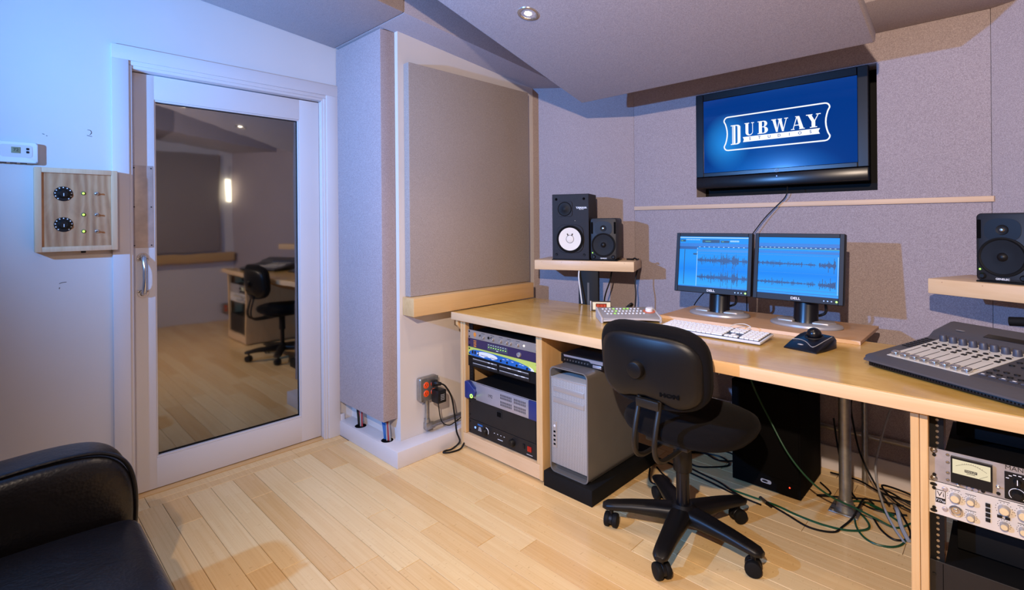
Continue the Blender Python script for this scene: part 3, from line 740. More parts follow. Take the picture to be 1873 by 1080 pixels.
# 2: purple processor
u = runit('processor', 'dark purple rack processor with orange lettering and meter window', 'rack unit', RX0, 0.574, U, 'rack_purple')
m = MB().box(-0.22, -0.196, -0.0006, 0, 0.037, 0.0405).box(-0.218, -0.198, -0.0006, 0, 0.006, 0.012)
for k_ in range(2):
    for j_ in range(2): m.cyl((-0.214 + k_ * 0.012, -0.0006, 0.02 + j_ * 0.009), (-0.214 + k_ * 0.012, 0, 0.02 + j_ * 0.009), 0.0038, seg=12)
m.build('emblem', 'orange_print', u)
plain('meter_grey', '#4b5058', 0.3)
w_ = MB().box(-0.106, 0.05, -0.001, 0, 0.008, 0.041, 0.0006, 1).build('meter_window', 'meter_grey', u)
m = MB(); n_ = MB()
for i in range(8):
    x = -0.094 + i * 0.0185
    m.box(x - 0.004, x + 0.004, -0.0015, -0.0008, 0.034, 0.0365); n_.box(x - 0.003, x + 0.003, -0.0015, -0.0008, 0.021, 0.0235)
m.box(-0.036, -0.02, -0.0015, -0.0008, 0.0095, 0.0125)
m.build('print', 'print_white', w_); n_.build('meter_lights', 'led_green', w_)
knob(u, 0.135, 0.022, 0.013, 0.01, 'alu', mark='print_dark')
# 3: lime and blue interface
u = runit('interface', 'lime green rack unit with a swooping blue and white face', 'rack unit', RX0, 0.5255, U, 'rack_lime')
pts = [(-0.262, 0.012), (-0.25, 0.026), (-0.22, 0.036), (-0.16, 0.040), (-0.06, 0.039), (0.05, 0.036), (0.13, 0.030), (0.19, 0.020), (0.215, 0.009), (0.214, 0.003), (0.2, 0.0015), (-0.225, 0.0015), (-0.25, 0.004)]
sw = MB().prism(pts, -0.0012, 0.0, 'y').build('blue_swoosh', 'rack_blue', u)
MB().prism(ell(-0.108, 0.021, 0.082, 0.0165, 32), -0.002, -0.0012, 'y').build('white_oval', 'print_white', sw)
MB().prism(ell(-0.10, 0.0075, 0.03, 0.006, 24), -0.0028, -0.002, 'y').build('badge', 'rack_blue', sw)
MB().prism([(0.2, 0.0015), (0.216, 0.009), (0.2, 0.022), (0.226, 0.014), (0.236, 0.004), (0.234, 0.0015)], -0.0008, 0.0, 'y').build('white_flash', 'print_white', u)
m = MB()
for i in range(10): m.box(-0.158 + i * 0.006, -0.155 + i * 0.006, -0.0026, -0.0019, 0.015, 0.019); m.box(-0.08 + i * 0.006, -0.077 + i * 0.006, -0.0026, -0.0019, 0.013, 0.017)
m.cyl((-0.178, -0.004, 0.017), (-0.178, -0.002, 0.017), 0.005, seg=12); m.cyl((-0.178, -0.003, 0.027), (-0.178, -0.002, 0.027), 0.004, seg=12)
m.build('print', 'print_dark', sw)
for x in (-0.226, -0.206): MB().box(x - 0.006, x + 0.006, -0.003, -0.001, 0.013, 0.032, 0.001).build('switch', 'black_plastic', u)
for x, z in ((0.0, 0.014), (0.047, 0.013), (0.117, 0.011), (0.19, 0.009)): MB().lathe([(0, 0.004), (0.005, 0.004), (0.006, 0)], (x, -0.001, z), 14, d=(0, -1, 0)).build('jack', 'black_plastic', u)
m = MB()
for x, z in ((0.02, 0.023), (0.05, 0.028), (0.085, 0.022), (0.14, 0.02), (0.16, 0.018)): m.box(x - 0.008, x + 0.008, -0.0017, -0.0011, z, z + 0.0022)
m.build('lettering', 'print_white', u)
# 4: patch bay
u = runit('patch_bay', 'black patch bay strip with pale designation labels', 'patch bay', RX0, 0.4655, 0.06, 'black_steel', 0.16)
for zz in (0.008, 0.032):
    for x0, x1 in ((-0.225, -0.025), (-0.012, 0.205)):
        s_ = MB().box(x0, x1, -0.004, 0, zz, zz + 0.019, 0.0008, 1).build('jack_strip', 'rack_black', u)
        MB().box(x0 + 0.004, x1 - 0.004, -0.0046, -0.004, zz + 0.012, zz + 0.0165).build('label_strip', 'cable_grey', s_)
        for q in range(2):
            xx = x0 + random.uniform(0.3, 0.9) * (x1 - x0); MB().box(xx - 0.012, xx + 0.012, -0.0052, -0.0046, zz + 0.012, zz + 0.0165).build('tape_label', 'print_white', s_)
# 5: silver converter with navy end cheeks
u = runit('converter', 'silver double-height rack converter with navy end cheeks and vent slots', 'rack unit', RX0, 0.287, 0.0955, 'rack_silver', 0.3)
for c in u.children:
    if c.name.startswith('screws'): c.hide_render = False
ck = [(-0.272, 0.002), (-0.272, 0.094), (-0.255, 0.099), (-0.235, 0.094), (-0.215, 0.078), (-0.192, 0.064), (-0.183, 0.045), (-0.19, 0.026), (-0.205, 0.018), (-0.225, 0.008), (-0.25, -0.002)]
MB().prism(ck, -0.026, -0.001, 'y', 0.005, 3).build('end_cheek', 'rack_navy', u)
MB().box(0.205, 0.268, -0.014, -0.001, 0.0, 0.0955, 0.005, 3).build('end_cheek', 'rack_navy', u)
MB().box(-0.19, 0.21, -0.012, 0.0, 0.001, 0.0945, 0.002).build('face', 'rack_silver', u)
plain('slot_dark', '#3a3638', 0.6)
m = MB()
for gx in (0.005, 0.105):
    for gz in (0.018, 0.054):
        for i in range(9):
            for k_ in range(2): m.box(gx + i * 0.0095, gx + i * 0.0095 + 0.005, -0.0126, -0.0118, gz + k_ * 0.014, gz + k_ * 0.014 + 0.011)
m.build('vent_slots', 'slot_dark', u)
text('lettering', '192', 0.024, 'print_dark', u, T(-0.075, -0.0122, 0.048) @ FACE_Y)
l = MB().lathe([(0.011, 0.0), (0.011, 0.003), (0.007, 0.003), (0.007, 0.0)], (-0.212, -0.026, 0.022), 24, d=(0, -1, 0)).build('power_ring', 'led_green', u)
# 6: blank drawer panel
u = runit('rack_storage_unit', 'plain charcoal rack drawer with a small recessed latch', 'rack unit', RX0, 0.168, 0.118, 'rack_black', 0.3)
l = MB().box(-0.038, 0.005, -0.0012, 0, 0.062, 0.1, 0.0005, 1).build('latch_plate', 'charcoal', u)
MB().box(-0.032, -0.004, -0.003, -0.001, 0.068, 0.092, 0.001).build('latch', 'void_black', l)
MB().box(0.2425, 0.244, -0.0006, 0, 0.004, 0.116).build('hinge_gap', 'void_black', u)
# 7: power conditioner
u = runit('power_conditioner', 'black rack unit with two knobs and a glowing red rocker switch', 'rack unit', RX0, 0.087, 0.08, 'rack_black', 0.3)
for x in (-0.122, 0.083):
    k = MB().lathe([(0, 0.022), (0.014, 0.022), (0.0165, 0.019), (0.019, 0.0)], (x, 0, 0.042), 26, d=(0, -1, 0)).build('knob', 'black_plastic', u)
    if x < 0: MB().tube([(x + 0.02 * math.cos(R(a)), -0.001, 0.042 + 0.02 * math.sin(R(a))) for a in range(-30, 91, 15)], 0.0018, 6, 1).build('scale_arc', 'print_white', u)
MB().box(-0.19, -0.15, -0.0008, 0, 0.058, 0.067).build('blue_label', 'rack_blue', u)
m = MB()
for i in range(4): m.box(-0.187 + 0.002 * i, -0.158 - 0.002 * i, -0.0006, 0, 0.03 + i * 0.006, 0.032 + i * 0.006)
for i in range(4): m.box(-0.06 + i * 0.025, -0.052 + i * 0.025, -0.0006, 0, 0.05, 0.0525)
m.box(-0.03, 0.008, -0.0006, 0, 0.025, 0.028); m.box(0.18, 0.22, -0.0006, 0, 0.012, 0.0138)
m.build('print', 'print_white', u)
MB().cyl((-0.21, -0.002, 0.04), (-0.21, 0, 0.04), 0.006, seg=14).build('lamp', 'led_blue', u)
MB().box(0.155, 0.168, -0.004, 0, 0.035, 0.058, 0.001).build('breaker', 'black_plastic', u)
emit('rocker_red', '#d82412', 0.55)
sw = MB().box(0.188, 0.214, -0.005, 0, 0.03, 0.056, 0.002).build('rocker_switch', 'rocker_red', u)
# ---- right rack: cables and gear behind, VU compressor, tube preamp, drawer
RX2 = -0.170
u = runit('compressor', 'pewter rack compressor with a lit needle meter', 'rack unit', RX2, 0.5225, 0.0945, 'rack_pewter', 0.3, 0.535)
W2 = 0.535 / 2
def lx(x): return x - (RX2 + W2)
bz = MB().prism([(lx(-0.1215), 0.013), (lx(-0.0355), 0.013), (lx(-0.0355), 0.086), (lx(-0.1215), 0.086)], -0.012, 0, 'y', 0.0012, 1).build('meter_bezel', 'black_plastic', u)
emit('meter_face', '#f3e3bf', 0.9)
MB().box(lx(-0.1175), lx(-0.0395), -0.0128, -0.012, 0.042, 0.081).build('meter_face', 'meter_face', bz)
m = MB()
arc = [(lx(-0.1105) + (0.064) * i / 14, -0.0131, 0.063 + 0.012 * math.sin(math.pi * i / 14)) for i in range(15)]
m.tube(arc, 0.0004, 4, 1)
for i in range(3, 13): m.box(arc[i][0] - 0.0003, arc[i][0] + 0.0003, -0.0133, -0.0128, arc[i][2], arc[i][2] + 0.003)
m.box(lx(-0.092), lx(-0.066), -0.0133, -0.0128, 0.0515, 0.0585); m.box(lx(-0.088), lx(-0.07), -0.0133, -0.0128, 0.048, 0.0492)
m.tube([(lx(-0.062), -0.0132, 0.043), (lx(-0.045), -0.0132, 0.055)], 0.0004, 4, 1)
m.build('meter_print', 'print_dark', bz)
text('meter_lettering', 'MANLEY', 0.0062, 'meter_face', bz, T(lx(-0.079), -0.0135, 0.055) @ FACE_Y, 0.0001)
for z in (0.087, 0.0655, 0.036, 0.0155):
    s_ = MB().lathe([(0.0, 0.0015), (0.0035, 0.0022), (0.0045, 0)], (lx(-0.1285), 0, z - 0.003), 14, d=(0, -1, 0)).build('screw', 'steel', u)
for x, z in ((lx(-0.159), 0.088), (lx(-0.159), 0.008)): MB().lathe([(0.0, 0.003), (0.004, 0.004), (0.0075, 0.002), (0.0085, 0)], (x, 0, z), 16, d=(0, -1, 0)).build('rack_screw', 'steel', u)
def toggle(u, x, z):
    b_ = MB().lathe([(0.0045, 0), (0.0045, 0.003), (0.003, 0.004)], (x, 0, z), 12, d=(0, -1, 0)).build('toggle_switch', 'chrome', u)
    MB().tube([(x, -0.003, z), (x, -0.014, z + 0.004)], lambda q: 0.0014 + 0.001 * q, 8, 1).build('lever', 'chrome', b_)
toggle(u, lx(-0.106), 0.006); toggle(u, lx(-0.025), 0.030)
for x in (lx(-0.083), lx(-0.070)):
    k = MB().lathe([(0, 0.004), (0.0045, 0.0045), (0.0065, 0.002), (0.007, 0)], (x, 0, 0.006), 18, d=(0, -1, 0)).build('jack', 'rack_silver', u)
for x, z in ((lx(-0.055), 0.007), (lx(-0.0245), 0.012)): MB().lathe([(0, 0.002), (0.004, 0.002), (0.0045, 0)], (x, 0, z), 14, d=(0, -1, 0)).build('trimmer', 'black_plastic', u)
text('lettering', 'MANLEY', 0.0165, 'print_dark', u, T(lx(-0.012), -0.0003, 0.088) @ FACE_Y, 0.0002, 'LEFT')
pl_ = MB().box(lx(-0.0125), lx(0.05), -0.002, 0, 0.004, 0.078, 0.001, 1).build('control_plate', 'black_plastic', u)
k = MB().lathe([(0, 0.014), (0.008, 0.014), (0.011, 0.0)], (lx(0.012), -0.002, 0.022), 24, d=(0, -1, 0)).build('rotary_knob', 'black_plastic', u)
MB().tube([(lx(0.012) + 0.016 * math.cos(R(a)), -0.0024, 0.022 + 0.016 * math.sin(R(a))) for a in range(-45, 226, 15)], 0.0008, 6, 1).build('scale_arc', 'print_white', pl_)
k = MB().lathe([(0, 0.02), (0.006, 0.02), (0.008, 0.0)], (lx(0.012), -0.002, 0.056), 20, d=(0, -1, 0)).build('pointer_knob', 'black_plastic', u)
MB().box(lx(0.0112), lx(0.0128), -0.0225, -0.0215, 0.054, 0.068).build('pointer', 'print_white', k)
m = MB()
for a in range(20, 161, 28): m.box(lx(0.012) + 0.02 * math.cos(R(a)) - 0.003, lx(0.012) + 0.02 * math.cos(R(a)) + 0.003, -0.0024, -0.0019, 0.054 + 0.018 * math.sin(R(a)), 0.056 + 0.018 * math.sin(R(a)))
m.build('print', 'print_white', pl_)
u = runit('tube_preamp', 'cream rack preamp with silver knobs and a square badge', 'rack unit', RX2 - 0.001, 0.428, 0.0935, 'rack_cream', 0.3, 0.535)
bd = MB().box(lx(-0.1545), lx(-0.1325), -0.001, 0, 0.036, 0.073).build('badge', 'black_plastic', u)
MB().box(lx(-0.153), lx(-0.134), -0.0016, -0.001, 0.0505, 0.0715).build('badge_field', 'rack_cream', bd)
text('lettering', 'Vi', 0.02, 'print_dark', bd, T(lx(-0.1435), -0.0018, 0.061) @ FACE_Y, 0.0002)
text('lettering', '737sp', 0.0092, 'print_white', bd, T(lx(-0.1435), -0.0014, 0.0425) @ FACE_Y, 0.0002)
for x, z, r_ in ((-0.112, 0.064, 0.0125), (-0.0795, 0.066, 0.0095), (-0.0795, 0.022, 0.0095), (-0.0126, 0.068, 0.0125), (-0.0126, 0.026, 0.0095), (0.024, 0.068, 0.0125), (0.024, 0.026, 0.0095), (0.06, 0.068, 0.0125), (0.06, 0.026, 0.0095), (0.1, 0.068, 0.0125), (0.1, 0.026, 0.0095), (0.14, 0.068, 0.0125), (0.18, 0.068, 0.0125)):
    knob(u, lx(x), z, r_, 0.017, 'alu', 'knob_cream', mark=None)
    m = MB()
    for a in range(-30, 211, 24): m.box(lx(x) + 1.35 * r_ * math.cos(R(a)) - 0.0008, lx(x) + 1.35 * r_ * math.cos(R(a)) + 0.0008, -0.0004, 0, z + 1.35 * r_ * math.sin(R(a)) - 0.0008, z + 1.35 * r_ * math.sin(R(a)) + 0.0008)
    m.box(lx(x) - 0.011, lx(x) + 0.011, -0.0004, 0, z + 1.6 * r_, z + 1.6 * r_ + 0.0014)
    m.build('scale_marks', 'print_dark', u)
MB().lathe([(0.0155, 0.0), (0.0155, 0.004), (0.011, 0.005), (0.0095, 0.001), (0.006, 0.001), (0.0055, 0.004), (0.002, 0.004), (0.0, 0.0)], (lx(-0.1105), 0, 0.026), 28, d=(0, -1, 0)).build('input_jack', 'chrome', u)
for z in (0.079, 0.022): MB().lathe([(0.0, 0.002), (0.003, 0.002), (0.0035, 0.004), (0.006, 0.003), (0.007, 0.0)], (lx(-0.134), 0, z), 18, d=(0, -1, 0)).build('indicator', 'brushed', u)
for i in range(4): MB().box(lx(-0.0495), lx(-0.0395), -0.004, 0, 0.022 + i * 0.0135, 0.032 + i * 0.0135, 0.001).build('push_button', 'black_plastic', u)
for x in (-0.0215, -0.006): MB().box(lx(x) - 0.005, lx(x) + 0.005, -0.004, 0, 0.043, 0.05, 0.001).build('push_button', 'black_plastic', u)
for z in (0.085, 0.01): MB().prism(ell(lx(-0.159), z, 0.008, 0.0045, 18), -0.002, 0, 'y').build('rack_slot', 'black_plastic', u)
u = runit('rack_storage_unit', 'big plain dark drawer at the foot of the rack under the console', 'rack unit', RX2 - 0.002, 0.09, 0.204, 'rack_black', 0.3, 0.535)
MB().box(lx(-0.139), lx(-0.1375), -0.0006, 0, 0.004, 0.2).build('panel_joint', 'void_black', u)
for x, z, lb in ((-0.02, 0.6345, 'black equipment chassis at the back of the rack above the needle meter unit'), (-0.02, 0.30, 'black equipment chassis inside the rack between preamp and drawer')):
    o = tag(MB().box(-0.115, 0.30, 2.0, 2.40, z, z + (0.055 if z > 0.5 else 0.12), 0.003).build('equipment_chassis', 'black_matte'), lb, 'rack unit')
for i, c in enumerate(('cable_red', 'cable_red', 'cable_black', 'cable_red', 'cable_grey', 'cable_black')):
    x = -0.15 + i * 0.022
    o = MB().tube([(x, 2.43, 0.718), (x + 0.008, 2.40, 0.70), (x + 0.03, 2.38, 0.67), (x + 0.06, 2.42, 0.62), (x + 0.02, 2.44, 0.5)], 0.004, 7, 6).build('loom_cable', c)
    tag(o, '%s cable hanging behind the rack under the console' % {'cable_red': 'red', 'cable_black': 'black', 'cable_grey': 'pale grey'}[c], 'cable', 'cables behind the console rack')
o = tag(MB().tube([(-0.16, 2.42, 0.39), (-0.13, 2.40, 0.388), (-0.09, 2.41, 0.39)], 0.005, 8, 5).build('loom_cable', 'cable_blue'), 'short blue cable glimpsed inside the rack under the console', 'cable')

# ------------------------------------------------------------------ on and above the desk
# board behind the desk that carries the monitors
ms = thing('monitor_shelf', 'plywood board along the back of the desk carrying two monitors', 'shelf', (-0.87, 2.645, DZT))
MB().box(-0.44, 0.44, -0.20, 0.205, 0.0004, 0.0155, 0.0012, 1).build('board', 'ply_riser', ms)
MB().box(-0.44, 0.44, -0.2015, -0.2002, 0.0004, 0.0152).build('front_edge', 'pale_trim', ms)
# ---- twin monitors
t = NT('screen_ui'); v = t.coord()
sp = t.new('ShaderNodeSeparateXYZ'); t.link(v, sp.inputs[0])
mr = t.new('ShaderNodeMapRange'); mr.inputs['From Min'].default_value = 0.02; mr.inputs['From Max'].default_value = 0.3; t.link(sp.outputs['Z'], mr.inputs[0])
col = t.ramp(mr.outputs[0], [(0.0, '#35adff'), (0.2, '#74d2ff'), (0.45, '#38b0ff'), (0.8, '#0f86f5'), (1.0, '#2196fa')])
t.base((0.0, 0.0, 0.0)); t.set(0.5, 0, 0.2); t.link(col, t.b.inputs['Emission Color']); t.b.inputs['Emission Strength'].default_value = 1.0; MATS['screen_ui'] = t.m
emit('ui_dark', '#0c3f8c', 0.8); emit('ui_mid', '#1673d6', 0.8); emit('ui_wave', '#0b2a66', 0.6); emit('ui_black', '#06140f', 0.6); emit('ui_white', '#c8ecff', 0.9); emit('ui_green', '#6fc87a', 0.8); emit('ui_line', '#2585dc', 0.8)
def monitor(loc, rotz, wd, hd, label, left, stand_dx, panel_dx):
    o = thing('monitor', label, 'monitor', loc, rotz)
    # oval base with raised silver ring
    ring = MB()
    ring.lathe([(0.150, 0.0), (0.152, 0.004), (0.148, 0.012), (0.125, 0.020), (0.11, 0.021), (0.104, 0.017), (0.0, 0.014)], (0, 0, 0), 48, M=Matrix.Diagonal((1.0, 0.66, 1, 1)))
    b = ring.build('base', 'silver_plastic', o)
    for s in (-1, 1):
        MB().prism([(s * 0.04, -0.055), (s * 0.105, -0.05), (s * 0.125, 0.0), (s * 0.105, 0.05), (s * 0.04, 0.055)][::s], 0.012, 0.026, 'z', 0.004, 2).build('base_wing', 'alu', b)
    st = MB().loft([[(0.052 * math.cos(a) , 0.036 * math.sin(a) + dy, z) for a in [2 * math.pi * i / 20 for i in range(20)]] for z, dy in ((0.012, 0.0), (0.03, 0.004), (0.1, 0.014), (0.2, 0.026))]).build('stand_column', 'gloss_black', o)
    TL = R(-8)
    M = T(panel_dx, -0.055, 0.113) @ Matrix.Rotation(TL, 4, 'X')
    p = bpy.data.objects.new('panel', None)
    hb, bt_, bw = hd, 0.030, 0.020
    # housing and bezel
    h_ = MB().box(-wd / 2, wd / 2, 0.0, 0.034, 0, hb, 0.006, 3, M=M); h_.box(-wd * 0.34, wd * 0.34, 0.03, 0.062, hb * 0.15, hb * 0.85, 0.012, 3, M=M)
    h_.box(-0.035, 0.035, 0.05, 0.085, hb * 0.2, hb * 0.5, 0.006, 2, M=M)
    hs = h_.build('housing', 'black_plastic', o)
    m = MB(); e = 0.0015
    m.box(-wd / 2 + e, -wd / 2 + bw, -0.005, 0.002, e, hb - e, 0.0015, 1, M=M); m.box(wd / 2 - bw, wd / 2 - e, -0.005, 0.002, e, hb - e, 0.0015, 1, M=M)
    m.box(-wd / 2 + bw, wd / 2 - bw, -0.005, 0.002, hb - bw, hb - e, 0.0015, 1, M=M); m.box(-wd / 2 + bw, wd / 2 - bw, -0.005, 0.002, e, bt_, 0.0015, 1, M=M)
    bez = m.build('bezel', 'charcoal', o)
    x0, x1, z0, z1 = -wd / 2 + bw, wd / 2 - bw, bt_, hb - bw
    sw_, sh = x1 - x0, z1 - z0
    scr = MB().box(x0, x1, -0.0015, 0.0, z0, z1, M=M).build('screen', 'screen_ui', o)
    def rect(mm, u0, u1, v0, v1, d=0.0018): mm.box(x0 + sw_ * u0, x0 + sw_ * u1, -d, -0.0015, z0 + sh * v0, z0 + sh * v1, M=M)
    rnd = random.Random(3 if left else 5)
    md, md2, md3, md4, dk, wv, wh, gr, bk, ln = MB(), MB(), MB(), MB(), MB(), MB(), MB(), MB(), MB(), MB()
    bk2, bk3, bk4, bk5 = MB(), MB(), MB(), MB()
    if left:
        rect(md2, 0, 1, 0.80, 0.865); rect(dk, 0, 0.27, 0.745, 0.80); rect(dk, 0.27, 1, 0.785, 0.805, 0.0019)
        rect(bk, 0.01, 0.09, 0.895, 0.935, 0.002); rect(bk2, 0.345, 0.6, 0.875, 0.94, 0.002); rect(bk3, 0.615, 0.735, 0.88, 0.925, 0.002)
        rect(gr, 0.02, 0.05, 0.905, 0.918, 0.0022); rect(gr, 0.39, 0.47, 0.902, 0.912, 0.0022); rect(gr, 0.63, 0.66, 0.9, 0.91, 0.0022)
        for i in range(9): rect(wh, 0.1 + i * 0.024, 0.115 + i * 0.024, 0.93, 0.945); rect(wh, 0.75 + i * 0.014, 0.758 + i * 0.014, 0.90, 0.93)
        for i in range(10): rect(wh, 0.3 + i * 0.07, 0.32 + i * 0.07, 0.79, 0.80, 0.0022)
        rect(wh, 0.0, 1.0, 0.972, 0.985); rect(bk4, 0.078, 0.087, 0.04, 0.74, 0.002); rect(md3, 0.0, 0.272, 0.0, 0.02)
        rect(bk5, 0.215, 0.272, 0.635, 0.665, 0.002)
        rect(ln, 0.272, 1, 0.7, 0.75); rect(ln, 0.272, 1, 0.655, 0.665); rect(ln, 0.278, 1, 0.365, 0.368); rect(wh, 0.272, 0.277, 0.02, 0.77)
        rect(ln, 0.272, 1, 0.035, 0.045); rect(md, 0.272, 1, 0.0, 0.022)
        w0, w1 = 0.285, 0.995
    else:
        rect(md2, 0, 1, 0.835, 0.895); rect(dk, 0, 1, 0.80, 0.835, 0.0019); rect(gr, 0, 1, 0.792, 0.799, 0.0022)
        for i in range(17): rect(wh, 0.03 + i * 0.057, 0.05 + i * 0.057, 0.815, 0.824, 0.0022)
        rect(md, 0, 1, 0.715, 0.76); rect(ln, 0, 1, 0.68, 0.69); rect(ln, 0, 1, 0.378, 0.381); rect(ln, 0, 1, 0.09, 0.10); rect(md3, 0, 1, 0.03, 0.045); rect(md4, 0, 1, 0.0, 0.015)
        rect(wh, 0.985, 0.99, 0.05, 0.68)
        w0, w1 = 0.0, 0.965
    if left: env = lambda u: 0.03 + (0.03 if u < 0.2 else 0.05 if u < 0.48 else 0.12 if u < 0.64 else 0.02 if u < 0.7 else 0.13 if u < 0.83 else 0.0 if u < 0.9 else 0.05)
    else: env = lambda u: (0.045 if u < 0.35 else 0.035 if u < 0.6 else 0.008 + 0.05 * max(0, 1 - abs(u - 0.69) / 0.07) if u < 0.765 else 0.0 if u < 0.79 else 0.06 + 0.06 * (u - 0.79) / 0.2)
    N = 150
    for vc in (0.535, 0.205):
        for i in range(N):
            u = i / N; a = env(u)
            if a <= 0: continue
            k = a * rnd.uniform(0.25, 0.8) if rnd.random() < 0.82 else a * rnd.uniform(0.8, 1.5) + 0.01
            uu = w0 + (w1 - w0) * u
            rect(wv, uu, uu + (w1 - w0) / N * 0.92, vc - k * rnd.uniform(0.5, 1), vc + k * rnd.uniform(0.5, 1), 0.0019)
    for mm, nm, mat in ((md, 'interface_band', 'ui_mid'), (md2, 'interface_band', 'ui_mid'), (md3, 'interface_band', 'ui_mid'), (md4, 'interface_band', 'ui_mid'), (dk, 'ruler_band', 'ui_dark'), (wv, 'waveform', 'ui_wave'), (wh, 'interface_marks', 'ui_white'), (gr, 'meter_marks', 'ui_green'), (bk, 'transport_window', 'ui_black'), (bk2, 'counter_window', 'ui_black'), (bk3, 'meter_window', 'ui_black'), (bk4, 'list_divider', 'ui_black'), (bk5, 'track_tab', 'ui_black'), (ln, 'track_lines', 'ui_line')):
        if len(mm.bm.faces): mm.build(nm, mat, scr)
        else: mm.bm.free()
    text('lettering', 'DELL', 0.0155, 'print_white', bez, M @ T(0.0, -0.0052, bt_ / 2) @ FACE_Y, 0.0002, bold=0.0004, sx=1.2)
    m = MB()
    for i in range(3): m.cyl((wd / 2 - 0.075 + i * 0.015, -0.0062, bt_ / 2), (wd / 2 - 0.075 + i * 0.015, -0.004, bt_ / 2), 0.0028, seg=10, M=M)
    m.build('buttons', 'silver_plastic', bez)
    MB().cyl((wd / 2 - 0.026, -0.0062, bt_ / 2), (wd / 2 - 0.026, -0.004, bt_ / 2), 0.0042, seg=14, M=M).build('power_light', 'led_green', bez)
    MB().tube([(0.06, 0.03, 0.14), (0.075, 0.03, 0.10), (0.072, 0.03, 0.06), (0.03, 0.03, 0.04)], 0.006, 8, 5).build('cable', 'cable_black', o)
    return o
monitor((-1.085, 2.655, 0.7860), R(3), 0.392, 0.316, 'black flat monitor on silver oval foot beside the speaker shelf, editing software with sidebar', True, 0, -0.022)
monitor((-0.680, 2.650, 0.7860), R(-1), 0.381, 0.318, 'black flat monitor on silver oval foot showing wide blue waveforms nearer the mixing console', False, 0, -0.026)

# ---- wall television
tv = thing('television', 'black flat television sunk in the fabric wall showing a blue logo screen', 'television', (-0.917, YB + 0.0, 1.44))
zb = 1.44
MB().box(-0.42, 0.418, 0.02, 0.1295, 0.03, 0.585, 0.01, 2).build('back_housing', 'black_plastic', tv)
x0, x1, z0, z1 = -0.388, 0.386, 1.560 - zb, 1.988 - zb
m = MB()
m.box(-0.434, x0, -0.015, 0.025, 0.095, 0.590, 0.003, 1); m.box(x1, 0.432, -0.015, 0.025, 0.095, 0.590, 0.003, 1); m.box(x0, x1, -0.015, 0.025, z1, 0.590, 0.003, 1); m.box(x0, x1, -0.015, 0.025, 0.095, z0, 0.003, 1)
bez = m.build('bezel', 'gloss_black', tv)
sb = MB().box(-0.434, 0.432, -0.018, 0.03, 0.028, 0.094, 0.006, 2).build('speaker_bar', 'gloss_black', tv)
t = NT('tv_screen'); v = t.coord()
def blob(cx, cz, rx, rz):
    mp = t.new('ShaderNodeMapping'); mp.inputs['Location'].default_value = (-cx / rx, 0, -cz / rz); mp.inputs['Scale'].default_value = (1 / rx, 0, 1 / rz)
    t.link(v, mp.inputs[0]); g_ = t.new('ShaderNodeTexGradient', gradient_type='SPHERICAL'); t.link(mp.outputs[0], g_.inputs[0]); return g_.outputs['Fac']
c = t.mix(blob(-0.24, 0.30, 0.14, 0.17), '#003a8e', '#2aa0ff')
c = t.mix(blob(-0.06, 0.33, 0.25, 0.12), c, '#0c5fc4')
c = t.mix(blob(-0.02, 0.10, 0.38, 0.16), c, '#0a72d8')
t.base((0, 0, 0)); t.set(0.1); t.link(c, t.b.inputs['Emission Color']); t.b.inputs['Emission Strength'].default_value = 0.9; MATS['tv_screen'] = t.m
scr = MB().box(x0, x1, -0.010, -0.006, z0, z1).build('screen', 'tv_screen', tv)
emit('logo_white', '#ffffff', 1.0); emit('logo_blue', '#0a3f96', 0.7)
# logo: frame with bowed ends
LX0_, LX1_, LZ0, LZ1 = -0.266, 0.268, 1.682 - zb, 1.874 - zb
def bow():
    pts = []
    c_, d_, rr = 0.02, 0.016, 0.022
    key = [(LX0_ + rr, LZ1), (LX1_ - rr, LZ1)]
    out = []
    out += [(LX0_ + rr + (LX1_ - LX0_ - 2 * rr) * i / 10, LZ1) for i in range(11)]
    out += [(LX1_ - rr + rr * math.sin(R(a)), LZ1 - rr + rr * math.cos(R(a))) for a in (25, 50, 75, 95)]
    H_ = LZ1 - LZ0 - 2 * rr
    out += [(LX1_ - d_ * math.sin(math.pi * i / 8) - 0.002, LZ1 - rr - H_ * i / 8) for i in range(1, 8)]
    out += [(LX1_ - rr + rr * math.cos(R(a)), LZ0 + rr - rr * math.sin(R(a))) for a in (-5, 15, 40, 65)]
    out += [(LX1_ - rr - (LX1_ - LX0_ - 2 * rr) * i / 10, LZ0) for i in range(11)]
    out += [(LX0_ + rr - rr * math.sin(R(a)), LZ0 + rr - rr * math.cos(R(a))) for a in (25, 50, 75, 95)]
    out += [(LX0_ + d_ * math.sin(math.pi * i / 8) + 0.002, LZ0 + rr + H_ * i / 8) for i in range(1, 8)]
    out += [(LX0_ + rr - rr * math.cos(R(a)), LZ1 - rr + rr * math.sin(R(a))) for a in (-5, 15, 40, 65)]
    return out
loop = bow(); n_ = len(loop); wd = 0.0035
vin, vout = [], []
for i in range(n_):
    a, b = loop[i - 1], loop[(i + 1) % n_]; dx, dz = b[0] - a[0], b[1] - a[1]; L = math.hypot(dx, dz) or 1
    nx, nz = -dz / L, dx / L
    vin.append((loop[i][0] - nx * wd, -0.0112, loop[i][1] - nz * wd)); vout.append((loop[i][0] + nx * wd, -0.0112, loop[i][1] + nz * wd))
MB().faces(vin + vout, [(i, (i + 1) % n_, n_ + (i + 1) % n_, n_ + i) for i in range(n_)]).build('logo_frame', 'logo_white', scr)
